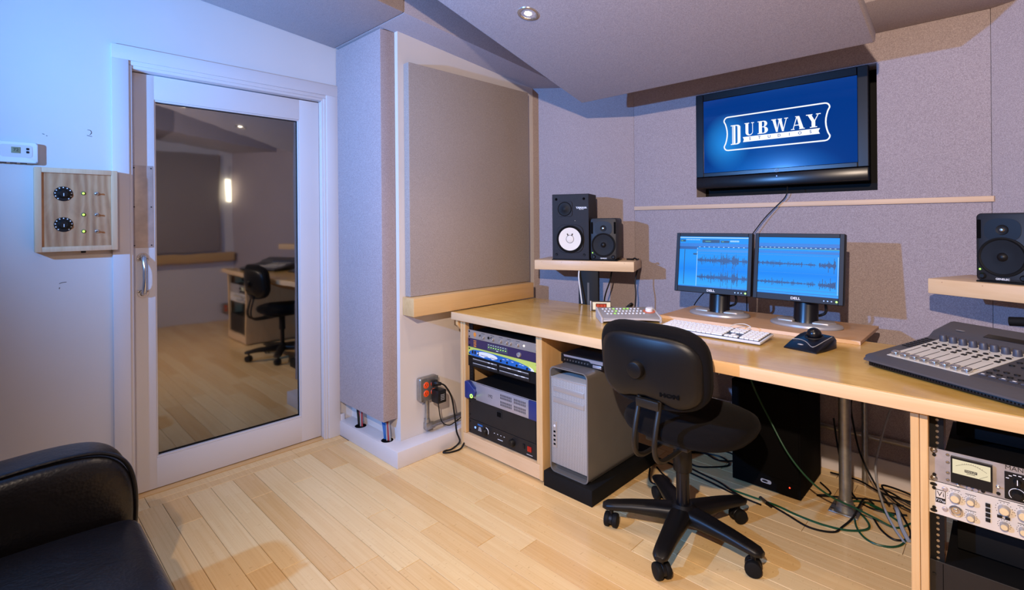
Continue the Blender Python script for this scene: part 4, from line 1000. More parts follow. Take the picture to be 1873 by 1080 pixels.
# high-contrast display letters drawn as polygons on a unit box
def glyph(ch):
    s = 0.07  # thin stroke
    q = lambda *p: list(p)
    bar = lambda x0, x1, y0, y1: [(x0, y0), (x1, y0), (x1, y1), (x0, y1)]
    def arc(cx, cy, r0x, r0y, r1x, r1y, a0, a1, n=8):
        out = []
        for i in range(n):
            t0, t1 = R(a0 + (a1 - a0) * i / n), R(a0 + (a1 - a0) * (i + 1) / n)
            out.append([(cx + r0x * math.cos(t0), cy + r0y * math.sin(t0)), (cx + r1x * math.cos(t0), cy + r1y * math.sin(t0)), (cx + r1x * math.cos(t1), cy + r1y * math.sin(t1)), (cx + r0x * math.cos(t1), cy + r0y * math.sin(t1))])
        return out
    if ch == 'D':
        return [bar(0.0, 0.62, 0.955, 1.0), bar(0.0, 0.62, 0.0, 0.045), bar(0.14, 0.20, 0, 1), bar(0.26, 0.48, 0.045, 0.955), bar(0.7, 1.0, 0.1, 0.9)] + arc(0.6, 0.86, 0.1, 0.09, 0.4, 0.14, 0, 90) + arc(0.6, 0.14, 0.1, 0.09, 0.4, 0.14, -90, 0)
    if ch == 'U':
        return [bar(0.0, 0.5, 0.94, 1.0), bar(0.7, 1.0, 0.94, 1.0), bar(0.1, 0.40, 0.25, 0.96), bar(0.82, 0.88, 0.25, 0.96)] + arc(0.49, 0.25, 0.09, 0.18, 0.39, 0.27, 180, 270) + arc(0.49, 0.25, 0.33, 0.2, 0.39, 0.27, 270, 360)
    if ch == 'B':
        return [bar(0.0, 0.65, 0.94, 1.0), bar(0.0, 0.65, 0.0, 0.06), bar(0.12, 0.42, 0, 1), bar(0.4, 0.65, 0.5, 0.55)] + arc(0.6, 0.765, 0.06, 0.17, 0.33, 0.235, -90, 90) + arc(0.62, 0.265, 0.06, 0.2, 0.38, 0.265, -90, 90)
    if ch == 'W':
        return [bar(-0.02, 0.30, 0.94, 1.0), bar(0.38, 0.66, 0.94, 1.0), bar(0.80, 1.04, 0.94, 1.0), [(0.04, 1), (0.24, 1), (0.40, 0), (0.28, 0)], [(0.48, 1), (0.53, 1), (0.37, 0), (0.32, 0)], [(0.42, 1), (0.62, 1), (0.78, 0), (0.66, 0)], [(0.92, 1), (0.97, 1), (0.75, 0), (0.70, 0)]]
    if ch == 'A':
        return [bar(-0.03, 0.25, 0, 0.06), bar(0.6, 1.03, 0, 0.06), bar(0.3, 0.62, 0.95, 1.0), [(0.09, 0), (0.15, 0), (0.47, 1), (0.40, 1)], [(0.66, 0), (0.96, 0), (0.62, 1), (0.40, 1)], bar(0.24, 0.72, 0.3, 0.36)]
    if ch == 'Y':
        return [bar(-0.05, 0.45, 0.94, 1.0), bar(0.72, 1.08, 0.94, 1.0), bar(0.25, 0.8, 0, 0.06), bar(0.38, 0.66, 0, 0.5), [(0.05, 1), (0.34, 1), (0.66, 0.45), (0.38, 0.45)], [(0.88, 1), (0.95, 1), (0.64, 0.45), (0.56, 0.45)]]
m = MB()
def put(ch, x, w_, z, h_):
    for p in glyph(ch): m.faces([(x + a * w_, -0.0112, z + b * h_) for a, b in p], [range(len(p))])
put('D', -0.228, 0.054, 1.712 - zb, 0.112)
for ch, xx, w_ in (('U', -0.151, 0.051), ('B', -0.081, 0.054), ('W', -0.008, 0.079), ('A', 0.090, 0.062), ('Y', 0.163, 0.06)):
    put(ch, xx, w_, 1.756 - zb, 0.070)
m.build('logo_letters', 'logo_white', scr)
r_ = [(-0.160, 1.7205 - zb), (0.223, 1.7205 - zb), (0.217, 1.7345 - zb), (0.224, 1.749 - zb), (-0.161, 1.749 - zb), (-0.155, 1.7345 - zb)]
MB().prism(r_, -0.0114, -0.0108, 'y').build('logo_ribbon', 'logo_white', scr)
for i, ch in enumerate('STUDIOS'): text('ribbon_lettering', ch, 0.022, 'logo_blue', scr, T(-0.122 + i * 0.0505, -0.0119, 1.735 - zb) @ FACE_Y, 0.0002, bold=0.0004)
m = MB().tube([(0.017 + 0.0095 * math.cos(R(a)), -0.0156, 0.1065 + 0.0095 * math.sin(R(a))) for a in range(0, 360, 20)], 0.0008, 6, 1, True)
m.tube([(0.011, -0.0156, 0.111), (0.014, -0.0156, 0.101), (0.017, -0.0156, 0.108), (0.020, -0.0156, 0.101), (0.023, -0.0156, 0.111)], 0.0008, 6, 1)
m.build('maker_emblem', 'silver_plastic', bez)
MB().ball((0.017, -0.018, 0.076), 0.003, (1, 0.5, 1), 12, 8).build('standby_light', 'led_blue', sb)
tag(MB().tube([(-0.845, 2.975, 1.455), (-0.845, 2.965, 1.42), (-0.86, 2.965, 1.39), (-0.90, 2.968, 1.35), (-0.945, 2.96, 1.30), (-0.99, 2.955, 1.24), (-1.03, 2.95, 1.17), (-1.05, 2.95, 1.05), (-1.05, 2.95, 0.9), (-1.05, 2.95, 0.72)], 0.0028, 8, 8).build('power_cable', 'cable_black'), 'thin black cord trailing down the fabric wall from the television', 'cable')
tag(MB().tube([(-1.12, 2.72, 0.93), (-1.19, 2.78, 0.90), (-1.28, 2.85, 0.83), (-1.33, 2.87, 0.75), (-1.36, 2.9, 0.6)], 0.0028, 8, 8).build('power_cable', 'cable_black'), 'thin black cord running down behind the monitor beside the speaker shelf', 'cable')

# ---- speaker shelves
SA = R(22.4)
def shelf(s):
    if s < 0: loc, rz, cl = (-1.594 - 0.627 * math.cos(SA), 2.67 - 0.627 * math.sin(SA), 0.9735), SA, 'left'
    else: loc, rz, cl = (-0.2385, 2.67, 0.9735), -SA, 'right'
    o = thing('speaker_shelf', 'maple speaker shelf on black post holding two speakers' if s < 0 else 'maple speaker shelf beside the television wall holding a single black speaker', 'shelf', loc, rz)
    MB().box(0, 0.627, 0.0, 0.30, 0.0, 0.0615, 0.004, 2).build('board', 'maple', o)
    for i in range(5): MB().cyl((0.05 + i * 0.13, -0.0005, 0.05), (0.05 + i * 0.13, 0.002, 0.05), 0.0022, seg=8).build('nail_mark', 'ply_riser', o)
    return o
shl = shelf(-1); shr = shelf(1)
def post(x, y, rz, label):
    p = thing('shelf_post', label, 'post', (x, y, 0), rz)
    MB().box(-0.062, 0.062, -0.012, 0.028, 0.012, 0.973, 0.004, 2).build('post', 'black_steel', p)
    MB().box(-0.006, 0.006, -0.0135, -0.012, 0.70, 0.90).build('slot', 'alu_dark', p)
    MB().box(-0.11, 0.11, -0.09, 0.11, 0, 0.012, 0.003).build('foot_plate', 'black_steel', p)
post(-1.862, 2.585, SA, 'black steel post behind the desk under the pair of speakers')
post(0.135, 2.605, -SA, 'black steel post behind the mixing console under the single speaker')
dl = Vector((math.cos(SA), math.sin(SA), 0)); nl = Vector((-math.sin(SA), math.cos(SA), 0))
FL = Vector((-1.594, 2.67, 1.035)) - 0.627 * dl
plain('speaker_black', '#211d1f', 0.6, spec=0.3, var=0.08, scale=30)
plain('cone_black', '#0d0c0d', 0.6, spec=0.3); plain('cone_white', '#efe3d2', 0.7, var=0.02, scale=6); plain('speaker_grey', '#1c1b1d', 0.5, spec=0.35, var=0.05)
# white-cone passive speaker
p = FL + 0.115 * dl + 0.02 * nl
sp_ = thing('studio_speaker', 'tall black studio speaker with a bright white woofer cone', 'speaker', p, SA)
MB().box(-0.004, 0.24, 0.0, 0.2, 0, 0.006, 0.002).build('foot_pad', 'rubber', sp_)
MB().box(0, 0.236, 0.004, 0.21, 0.006, 0.415, 0.002, 1).build('cabinet', 'speaker_black', sp_)
WX, WZ, WR = 0.117, 0.133, 0.083
b = MB().prism(rrect(WX - 0.085, WX + 0.085, WZ - 0.085, WZ + 0.09, 0.05, 8), -0.002, 0.004, 'y', 0.0015, 1).build('woofer_frame', 'speaker_black', sp_)
MB().lathe([(0.086, 0.0), (0.086, 0.006), (0.081, 0.009), (0.078, 0.006), (0.075, 0.009), (0.071, 0.0065), (0.070, 0.0)], (WX, -0.002, WZ), 48, d=(0, -1, 0)).build('surround', 'rubber', sp_)
cn = MB().lathe([(0.0715, 0.0075), (0.05, 0.005), (0.03, 0.003), (0.024, 0.0026)], (WX, -0.002, WZ), 48, d=(0, -1, 0)).build('woofer_cone', 'cone_white', sp_)
MB().lathe([(0.0, 0.0075), (0.014, 0.006), (0.0235, 0.0028)], (WX, -0.002, WZ), 32, d=(0, -1, 0)).build('dust_cap', 'cone_white', sp_)
m = MB()
m.tube([(WX + 0.0245 * math.cos(R(a)), -0.005, WZ + 0.0245 * math.sin(R(a))) for a in range(0, 360, 15)], 0.0012, 6, 1, True)
for s in (-1, 1): m.tube([(WX + s * 0.012, -0.006, WZ + 0.023), (WX + s * 0.017, -0.0075, WZ + 0.034)], 0.0035, 8, 1)
m.build('lead_wires', 'print_dark', cn)
TX_, TZ_ = 0.083, 0.322
MB().prism(rrect(TX_ - 0.048, TX_ + 0.048, TZ_ - 0.048, TZ_ + 0.048, 0.016), -0.001, 0.004, 'y', 0.0008, 1).build('tweeter_plate', 'speaker_black', sp_)
MB().lathe([(0.045, 0.0), (0.043, 0.003), (0.039, 0.0), (0.034, -0.003), (0.03, -0.0035)], (TX_, -0.001, TZ_), 36, d=(0, -1, 0)).build('tweeter_ring', 'rubber', sp_)
MB().lathe([(0.0, 0.008), (0.012, 0.006), (0.02, 0.002), (0.04, 0.001)], (TX_, -0.001, TZ_), 32, d=(0, -1, 0)).build('tweeter_dome', 'cone_black', sp_)
text('lettering', 'YAMAHA', 0.0165, 'print_white', sp_, T(0.189, 0.0035, 0.328) @ FACE_Y, 0.0003, bold=0.0006)
text('lettering', 'NS-10M', 0.009, 'print_white', sp_, T(0.189, 0.0035, 0.3185) @ FACE_Y, 0.0003)
for x, z, mt in ((0.027, 0.384, 'void_black'), (0.205, 0.384, 'void_black'), (0.027, 0.035, 'cone_black'), (0.205, 0.035, 'cone_black')):
    MB().lathe([(0.0, 0.001), (0.005, 0.0012), (0.007, 0.0022), (0.0085, 0.0)], (x, 0.004, z), 18, d=(0, -1, 0)).build('grille_socket', mt, sp_)
m = MB()
for a in (35, 145, 215, 325): m.ball((WX + 0.096 * math.cos(R(a)), 0.003, WZ + 0.096 * math.sin(R(a))), 0.0035, (1, 0.5, 1), 10, 6)
m.ball((0.148, 0.0035, 0.247), 0.003, (1, 0.5, 1), 10, 6); m.build('screws', 'steel', sp_)
def bispeaker(p, rz, label):
    o = thing('studio_speaker', label, 'speaker', p, rz)
    MB().box(0.002, 0.165, -0.006, 0.16, 0.0, 0.006, 0.002).build('foot_pad', 'rubber', o)
    W_, H_ = 0.16, 0.262
    body = MB().prism(rrect(0, W_, 0.006, H_, 0.016, 5), 0.0, 0.19, 'y', 0.005, 2).build('cabinet', 'speaker_grey', o)
    # waveguide: shallow oval dish with the tweeter dome
    cx, cz = W_ / 2, 0.199
    m = MB(); rings = []
    for k_, (fx, fz, dp) in enumerate(((0.054, 0.043, -0.0008), (0.046, 0.037, 0.0005), (0.034, 0.028, 0.003), (0.02, 0.02, 0.006))):
        rings.append([(cx + fx * math.copysign(abs(math.cos(t_)) ** 0.75, math.cos(t_)), -0.001 + dp * 0.25 - 0.001, cz + fz * math.copysign(abs(math.sin(t_)) ** 0.75, math.sin(t_))) for t_ in [2 * math.pi * i / 36 for i in range(36)]])
    m.loft(rings); m.build('waveguide', 'black_plastic', o)
    MB().lathe([(0.019, 0.0), (0.018, 0.003), (0.012, 0.001)], (cx, -0.002, cz), 28, d=(0, -1, 0)).build('tweeter_ring', 'cone_black', o)
    MB().lathe([(0.0, 0.009), (0.005, 0.008), (0.0095, 0.003), (0.0105, 0.0)], (cx, -0.002, cz), 24, d=(0, -1, 0)).build('tweeter_dome', 'steel', o)
    for x in (0.010, W_ - 0.010): MB().prism(rrect(x - 0.006, x + 0.006, 0.166, 0.238, 0.003), -0.0015, 0.001, 'y').build('port', 'void_black', o)
    wz = 0.098
    MB().lathe([(0.074, 0.0), (0.073, 0.003), (0.069, 0.0045), (0.064, 0.002), (0.062, 0.0)], (cx, -0.001, wz), 44, d=(0, -1, 0)).build('surround', 'rubber', o)
    MB().lathe([(0.063, 0.0025), (0.04, 0.0005), (0.02, -0.0005), (0.016, 0.0)], (cx, -0.001, wz), 44, d=(0, -1, 0)).build('woofer_cone', 'cone_black', o)
    MB().lathe([(0.0, 0.010), (0.008, 0.008), (0.014, 0.003), (0.017, -0.001)], (cx, -0.001, wz), 28, d=(0, -1, 0)).build('dust_cap', 'black_plastic', o)
    for x in (0.02, W_ - 0.02): MB().lathe([(0.0, 0.006), (0.007, 0.006), (0.009, 0.004), (0.012, 0.0)], (x, -0.001, 0.024), 20, d=(0, -1, 0)).build('knob', 'black_plastic', o)
    MB().ball((0.0125, -0.001, 0.049), 0.0032, (1, 0.6, 1), 12, 8).build('power_light', 'led_green', o)
    text('lettering', 'GENELEC', 0.0098, 'print_white', o, T(cx, -0.0004, 0.0155) @ FACE_Y, 0.0003, bold=0.0002)
    return o
bispeaker(FL + 0.360 * dl + 0.025 * nl, SA, 'compact charcoal two-way speaker beside the white-cone speaker')
dr = Vector((math.cos(SA), -math.sin(SA), 0)); nr = Vector((math.sin(SA), math.cos(SA), 0))
bispeaker(Vector((-0.2385, 2.67, 1.035)) + 0.145 * dr + 0.035 * nr, -SA, 'compact black two-way speaker alone on the shelf near the console')
# cables that hang below the left shelf
for nm, c, pts, lb in (('speaker_cable', 'cable_white', [(-1.905, 2.545, 0.972), (-1.90, 2.535, 0.93), (-1.885, 2.53, 0.85), (-1.872, 2.528, 0.775)], 'white cable hanging in front of the black shelf post'),
    ('speaker_cable', 'cable_black', [(-1.80, 2.75, 0.972), (-1.81, 2.74, 0.9), (-1.835, 2.72, 0.80), (-1.845, 2.72, 0.7)], 'black cable hanging below the shelf between post and clock'),
    ('speaker_cable', 'cable_black', [(-1.66, 2.82, 0.972), (-1.665, 2.8, 0.9), (-1.655, 2.79, 0.82), (-1.66, 2.78, 0.7)], 'black cable hanging below the shelf end near the monitors')):
    tag(MB().tube(pts, 0.0045, 8, 6).build(nm, c), lb, 'cable')
m = MB()
for k_ in range(3): m.tube([(-1.535 + 0.022 * math.cos(R(a)) + 0.003 * k_, 2.50 + 0.018 * math.sin(R(a)) , 0.795 + 0.02 * math.sin(R(a + 60 + 20 * k_))) for a in range(0, 360, 45)], 0.0055, 8, 5, True)
tag(m.build('cable_coil', 'cable_black'), 'small tangled black cable coil at the back of the desk', 'cable')
tag(MB().tube([(-1.70, 2.76, 1.041), (-1.675, 2.775, 1.041), (-1.655, 2.765, 1.0425), (-1.64, 2.755, 1.05), (-1.632, 2.765, 1.042), (-1.64, 2.80, 1.041)], 0.005, 8, 6).build('power_cable', 'cable_black'), 'short black cord curling off the speaker shelf beside the charcoal speaker', 'cable')

# ------------------------------------------------------------------ desk gear
# keyboard
kb = thing('keyboard', 'full-size white computer keyboard with a clear plastic edge', 'keyboard', (-0.945, 2.245, DZT), R(-1))
plain('kb_base', '#cfd2da', 0.2, var=0.0, coat=0.5); plain('kb_well', '#3f4654', 0.5)
TL = R(4)
KM = T(0, -0.08, 0.004) @ Matrix.Rotation(TL, 4, 'X')
MB().box(-0.228, 0.228, 0, 0.16, 0.0, 0.011, 0.004, 2, M=KM).build('base', 'kb_base', kb)
MB().box(-0.221, 0.221, 0.006, 0.152, 0.011, 0.0118, M=KM).build('key_well', 'kb_well', kb)
m = MB(); P_ = 0.0193
def key(x, y, w_=1.0, h_=1.0): m.box(x + 0.0008, x + P_ * w_ - 0.0008, y + 0.0008, y + 0.0193 * h_ - 0.0008, 0.0116, 0.0185, 0.0018, 1, M=KM)
X0_ = -0.2195
for i in range(15): m.box(X0_ + i * P_ + 0.0008, X0_ + (i + 1) * P_ - 0.0008, 0.128, 0.141, 0.0116, 0.0175, 0.0015, 1, M=KM)
for r_, ws in enumerate(([1.25, 1, 1.25, 5.5, 1.25, 1, 1.25, 2.5], [2.25] + [1] * 10 + [2.75 - 1 + 1], [1.75] + [1] * 11 + [2.25], [1.5] + [1] * 12 + [1.5], [1] * 13 + [2])):
    x = X0_
    k_ = 15 / sum(ws)
    for w_ in ws: key(x, 0.008 + r_ * 0.0232, w_ * k_, 1.15); x += P_ * w_ * k_
X1_ = X0_ + 15.35 * P_
for i in range(3):
    key(X1_ + i * P_, 0.008 + 4 * 0.0232, 1, 1.15); key(X1_ + i * P_, 0.008 + 3 * 0.0232, 1, 1.15); key(X1_ + i * P_, 0.008, 1, 1.15)
    m.box(X1_ + i * P_ + 0.0008, X1_ + (i + 1) * P_ - 0.0008, 0.128, 0.141, 0.0116, 0.0175, 0.0015, 1, M=KM)
key(X1_ + P_, 0.008 + 0.0232, 1, 1.15)
X2_ = X1_ + 3.35 * P_
for i in range(4):
    for j in range(5): key(X2_ + i * P_, 0.008 + j * 0.0232, 1, 1.15)
    m.box(X2_ + i * P_ + 0.0008, X2_ + (i + 1) * P_ - 0.0008, 0.128, 0.141, 0.0116, 0.0175, 0.0015, 1, M=KM)
stuff(m.build('keys', 'white_plastic', kb))
MB().tube([(0.03, 0.079, 0.014), (0.04, 0.12, 0.03), (0.075, 0.15, 0.035), (0.11, 0.14, 0.028), (0.1, 0.13, 0.02)], 0.002, 8, 6).build('cord', 'cable_white', kb)
# trackball
tb = thing('trackball', 'black trackball mouse with a glossy ball', 'trackball', (-0.565, 2.27, DZT), R(-12))
prof = [(-0.085, 0.006), (-0.03, 0.026), (0.03, 0.041), (0.068, 0.046)]
rings = []
for y, z in prof + [(0.072, 0.042)]:
    w_ = 0.068 - 0.006 * abs(y) / 0.08
    rings.append([(-w_, y, 0.0), (-w_, y, z * 0.75), (-w_ + 0.008, y, z), (0, y, z + 0.002), (w_ - 0.008, y, z), (w_, y, z * 0.75), (w_, y, 0.0)])
MB().loft(rings).build('body', 'gloss_black', tb, angle=50)
MB().lathe([(0.030, 0.0), (0.034, 0.005), (0.030, 0.008), (0.027, 0.004)], (0.0, 0.028, 0.036), 32, d=(0, -0.2, 1)).build('scroll_ring', 'charcoal', tb)
MB().ball((0, 0.028, 0.05), 0.0265, u=32, v=20).build('ball', 'gloss_black', tb)
MB().tube([(-0.058, -0.028, 0.0285), (-0.03, -0.022, 0.031), (0.0, -0.034, 0.0275), (0.03, -0.058, 0.0185), (0.042, -0.052, 0.021), (0.052, 0.0, 0.036), (0.056, 0.05, 0.046)], 0.0016, 6, 5).build('accent_line', 'silver_plastic', tb)
MB().ball((-0.012, -0.055, 0.0185), 0.012, (1, 0.45, 0.25), 16, 8).build('emblem', 'silver_plastic', tb)
# transport controller
tc = thing('transport_controller', 'grey wedge remote with rows of small lit buttons and a jog wheel', 'controller', (-1.405, 2.287, DZT), R(44))
plain('tc_grey', '#8f8b8c', 0.45); plain('tc_light', '#b5b0b0', 0.45); plain('tc_orange', '#c86a4a', 0.5)
MB().prism([(-0.085, 0.012), (-0.085, 0.026), (0.085, 0.052), (0.085, 0.0), (0.06, 0.0), (0.05, 0.012)], -0.145, 0.145, 'x', 0.003, 2).build('body', 'tc_grey', tc)
for s in (-1, 1): MB().prism([(-0.088, 0.0), (-0.088, 0.028), (0.087, 0.0545), (0.087, 0.0)], s * 0.146 - 0.005, s * 0.146 + 0.005, 'x', 0.002, 1).build('end_cheek', 'tc_light', tc)
MB().tube([(-0.14, -0.086, 0.012), (-0.07, -0.086, 0.017), (0.0, -0.086, 0.0185), (0.07, -0.086, 0.017), (0.14, -0.086, 0.012)], 0.005, 8, 4).build('front_lip', 'tc_light', tc)
emit('btn_green', '#b9ff7a', 0.9); SLp = (0.052 - 0.026) / 0.17
for r_, y in enumerate((0.055, 0.018, -0.02)):
    for i in range(11):
        x = -0.118 + i * 0.0185 + r_ * 0.006
        z = 0.026 + (y + 0.085) * SLp
        MB().prism(ell(x, y, 0.006, 0.008, 12), z - 0.001, z + 0.0035, 'z').build('button', 'btn_green' if (r_, i) in ((0, 3), (0, 6), (0, 7), (1, 3), (2, 2)) else 'white_plastic', tc)
MB().lathe([(0.031, 0.0), (0.031, 0.003), (0.018, 0.0035)], (0.112, 0.01, 0.04), 28, d=(0, -0.15, 1)).build('wheel_seat', 'tc_orange', tc)
MB().lathe([(0.0, 0.020), (0.015, 0.020), (0.018, 0.017), (0.019, 0.003)], (0.112, 0.01, 0.04), 28, d=(0, -0.15, 1)).build('jog_wheel', 'white_plastic', tc)
# small clock
ck_ = thing('desk_clock', 'small cream desk clock with a red lit display', 'clock', (-1.655, 2.415, DZT), R(38))
MB().box(-0.055, 0.055, 0.0, 0.03, 0.003, 0.052, 0.002).build('case', 'alu_dark', ck_)
MB().box(-0.047, 0.052, -0.002, 0.001, 0.007, 0.049, 0.0012, 1).build('face', 'cream', ck_)
MB().box(-0.062, -0.054, -0.004, 0.03, 0.0, 0.055, 0.002).build('side_cheek', 'silver_plastic', ck_)
d_ = MB().box(-0.03, 0.03, -0.0032, -0.002, 0.018, 0.042).build('display', 'void_black', ck_)
plain('clock_red', '#7a1b10', 0.3); emit('clock_seg', '#ff6a4a', 1.6)
MB().box(-0.028, 0.028, -0.0036, -0.0032, 0.02, 0.04).build('filter', 'clock_red', d_)
m = MB()
for i, x in enumerate((-0.023, -0.014, -0.003, 0.005, 0.015, 0.022)):
    for z in (0.0235, 0.0295, 0.0355): m.box(x - 0.003, x + 0.003, -0.004, -0.0036, z, z + 0.001)
    m.box(x + 0.002, x + 0.003, -0.004, -0.0036, 0.0235, 0.0365)
m.build('digits', 'clock_seg', d_)
MB().tube([(0.05, 0.03, 0.02), (0.075, 0.04, 0.012), (0.10, 0.035, 0.006), (0.13, 0.05, 0.004)], 0.0025, 6, 5).build('cord', 'cable_black', ck_)

# ---- mixing console
con = thing('mixing_console', 'charcoal fader control surface with eight silver faders and a pale strip', 'mixing console', (-0.372, 2.118, DZT + 0.0006), R(-29.5))
CW_, CD_ = 0.476, 0.455
plain('con_body', '#4a484c', 0.5, 0.1, var=0.04); plain('con_dark', '#3a393e', 0.5); plain('con_strip', '#c4bfb6', 0.45, 0.0); plain('con_knob', '#3c3e4c', 0.45)
def cz(y):   # height of the top surface: wrist lip, gently rising deck, raised meter bridge
    if y < 0.07: return 0.026 + 0.012 * math.sin(max(0, y) / 0.07 * math.pi / 2)
    if y < 0.34: return 0.038 + (y - 0.07) * 0.14
    if y < 0.365: return 0.0758 + (y - 0.34) * 0.8
    return 0.0958 + (y - 0.365) * 0.3
ys = [0.0, 0.01, 0.03, 0.05, 0.07, 0.15, 0.25, 0.34, 0.35, 0.365, 0.40, CD_]
rings = []
for y in ys:
    z = cz(y); ins = 0.010 * max(0, 1 - y / 0.05); zb_ = 0.014 if y < 0.02 else 0.010
    rings.append([(ins, y, zb_ + 0.006), (ins - 0.012 if y > 0.01 else ins, y, z - 0.004), (ins, y, z), (CW_ - ins, y, z), (CW_ - ins + (0.012 if y > 0.01 else 0), y, z - 0.004), (CW_ - ins, y, zb_ + 0.006)])
MB().loft(rings).build('body', 'con_body', con, angle=40)
MB().box(0.018, CW_ - 0.012, 0.012, CD_ - 0.02, 0.003, 0.018, 0.003).build('base_tray', 'black_plastic', con)
m = MB()
for i in range(50): m.box(0.03 + i * 0.0085, 0.0335 + i * 0.0085, 0.0114, 0.0124, 0.008, 0.013)
m.build('vent_slots', 'void_black', con)
m = MB()
for sx in (0.05, CW_ - 0.05):
    for sy in (0.05, CD_ - 0.06): m.cyl((sx, sy, 0), (sx, sy, 0.004), 0.012, seg=14)
m.build('feet', 'rubber', con)
def deck(x0, x1, y0, y1, h): return [(x0, y0, cz(y0) + h), (x1, y0, cz(y0) + h), (x1, y1, cz(y1) + h), (x0, y1, cz(y1) + h)]
SX0, SX1 = 0.038, 0.288
v4 = deck(SX0, SX1, 0.07, 0.338, 0.0012); v5 = deck(SX0, SX1, 0.07, 0.338, -0.001)
MB().faces(v4 + v5, [(0, 1, 2, 3), (4, 5, 6, 7), (0, 1, 5, 4), (1, 2, 6, 5), (2, 3, 7, 6), (3, 0, 4, 7)]).build('channel_strip', 'con_strip', con)
v4 = deck(SX1 + 0.002, CW_ - 0.01, 0.075, 0.325, 0.0008); v5 = deck(SX1 + 0.002, CW_ - 0.01, 0.075, 0.325, -0.001)
MB().faces(v4 + v5, [(0, 1, 2, 3), (4, 5, 6, 7), (0, 1, 5, 4), (1, 2, 6, 5), (2, 3, 7, 6), (3, 0, 4, 7)]).build('master_section', 'con_dark', con)
DM = Matrix.Rotation(math.atan(0.14), 4, 'X')
slots, dots = MB(), MB()
for i in range(8):
    x = SX0 + 0.018 + i * 0.0305
    slots.box(x - 0.0012, x + 0.0012, 0.08, 0.205, 0, 0.0004, M=T(0, 0, cz(0.14) + 0.0014 - 0.14 * 0.085) @ Matrix.Rotation(0, 4, 'X') @ Matrix.Shear('XY', 4, (0, 0)) if False else T(0, 0.14, cz(0.14) + 0.0013) @ DM @ T(0, -0.14, 0))
    M = T(x, 0.09, cz(0.09) + 0.0015) @ DM
    MB().prism([(-0.013, 0.0), (-0.011, 0.012), (-0.004, 0.014), (0.004, 0.014), (0.011, 0.012), (0.013, 0.0)], -0.0098, 0.0098, 'x', 0.0025, 2, M=M).build('fader_cap', 'chrome', con)
    MB().lathe([(0.0, 0.022), (0.0085, 0.022), (0.010, 0.020), (0.0125, 0.0)], (0, 0, 0), 20, M=T(x + 0.002, 0.312, cz(0.312) + 0.001) @ DM).build('rotary_knob', 'con_knob', con)
    for yy in (0.222, 0.246): sq = MB().box(x - 0.007, x + 0.007, yy - 0.0055, yy + 0.0055, 0, 0.003, 0.001, 1, M=T(0, yy, cz(yy) + 0.001) @ DM @ T(0, -yy, 0)).build('button', 'black_plastic', con)
    MB().prism(ell(x + 0.002, 0.27, 0.0075, 0.0055, 14), 0, 0.003, 'z', M=T(0, 0.27, cz(0.27) + 0.001) @ DM @ T(0, -0.27, 0)).build('button', 'black_plastic', con)
    dots.cyl((x, 0.234, cz(0.234)), (x, 0.234, cz(0.234) + 0.0028), 0.002, seg=8); dots.cyl((x + 0.002, 0.288, cz(0.288)), (x + 0.002, 0.288, cz(0.288) + 0.0024), 0.0018, seg=8)
slots.build('fader_slots', 'void_black', con); dots.build('channel_leds', 'black_plastic', con)
for i in range(3):
    for j in range(7):
        y = 0.19 + j * 0.0185; x = 0.008 + i * 0.0125
        MB().prism(ell(x, y, 0.005, 0.0052, 14), 0, 0.003, 'z', M=T(0, 0, cz(y))).build('button', 'black_plastic', con)
def cbutton(x, y): MB().prism(ell(x, y, 0.0075, 0.006, 14), 0, 0.0035, 'z', M=T(0, 0, cz(y))).build('button', 'black_plastic', con)
for i in range(6):
    x = SX1 + 0.018 + i * 0.0255
    cbutton(x, 0.125)
    if i < 4: cbutton(x, 0.155)
    MB().box(x - 0.010, x + 0.010, 0.092, 0.104, 0, 0.0055, 0.0015, 1, M=T(0, 0, cz(0.098) - 0.001)).build('transport_key', 'con_knob', con)
for i in range(5):
    for j in range(3): cbutton(SX1 + 0.02 + i * 0.03, 0.22 + j * 0.035)
m = MB()
for i in range(4): m.box(SX1 + 0.014 + i * 0.0255, SX1 + 0.022 + i * 0.0255, 0.095, 0.101, 0, 0.0006, M=T(0, 0, cz(0.098) + 0.0045))
m.build('key_symbols', 'print_white', con)
MB().lathe([(0.0, 0.004), (0.022, 0.004), (0.026, 0.002), (0.030, 0.0)], (CW_ - 0.05, 0.165, cz(0.165)), 32).build('navigation_wheel', 'con_body', con)
MB().prism([(-0.006, -0.004), (0.006, 0.0), (-0.006, 0.005)], 0, 0.0006, 'z', M=T(CW_ - 0.05, 0.165, cz(0.165) + 0.004)).build('wheel_symbol', 'print_white', con)
MB().box(0.14, CW_ - 0.02, 0.374, 0.402, 0, 0.002, 0.0008, 1, M=T(0, 0.388, cz(0.388)) @ Matrix.Rotation(math.atan(0.3), 4, 'X') @ T(0, -0.388, 0)).build('display_window', 'gloss_black', con)
MB().prism(ell(0.06, 0.392, 0.014, 0.008, 20), 0, 0.0008, 'z', M=T(0, 0, cz(0.392) + 0.0005)).build('emblem', 'silver_plastic', con)
hp_ = tag(MB().tube([(0.0, 2.60, 0.90), (0.06, 2.585, 0.905), (0.15, 2.56, 0.90)], 0.017, 14, 6).build('cable_bundle', 'black_matte'), 'black cable bundle strapped to the post behind the mixing console', 'cable')

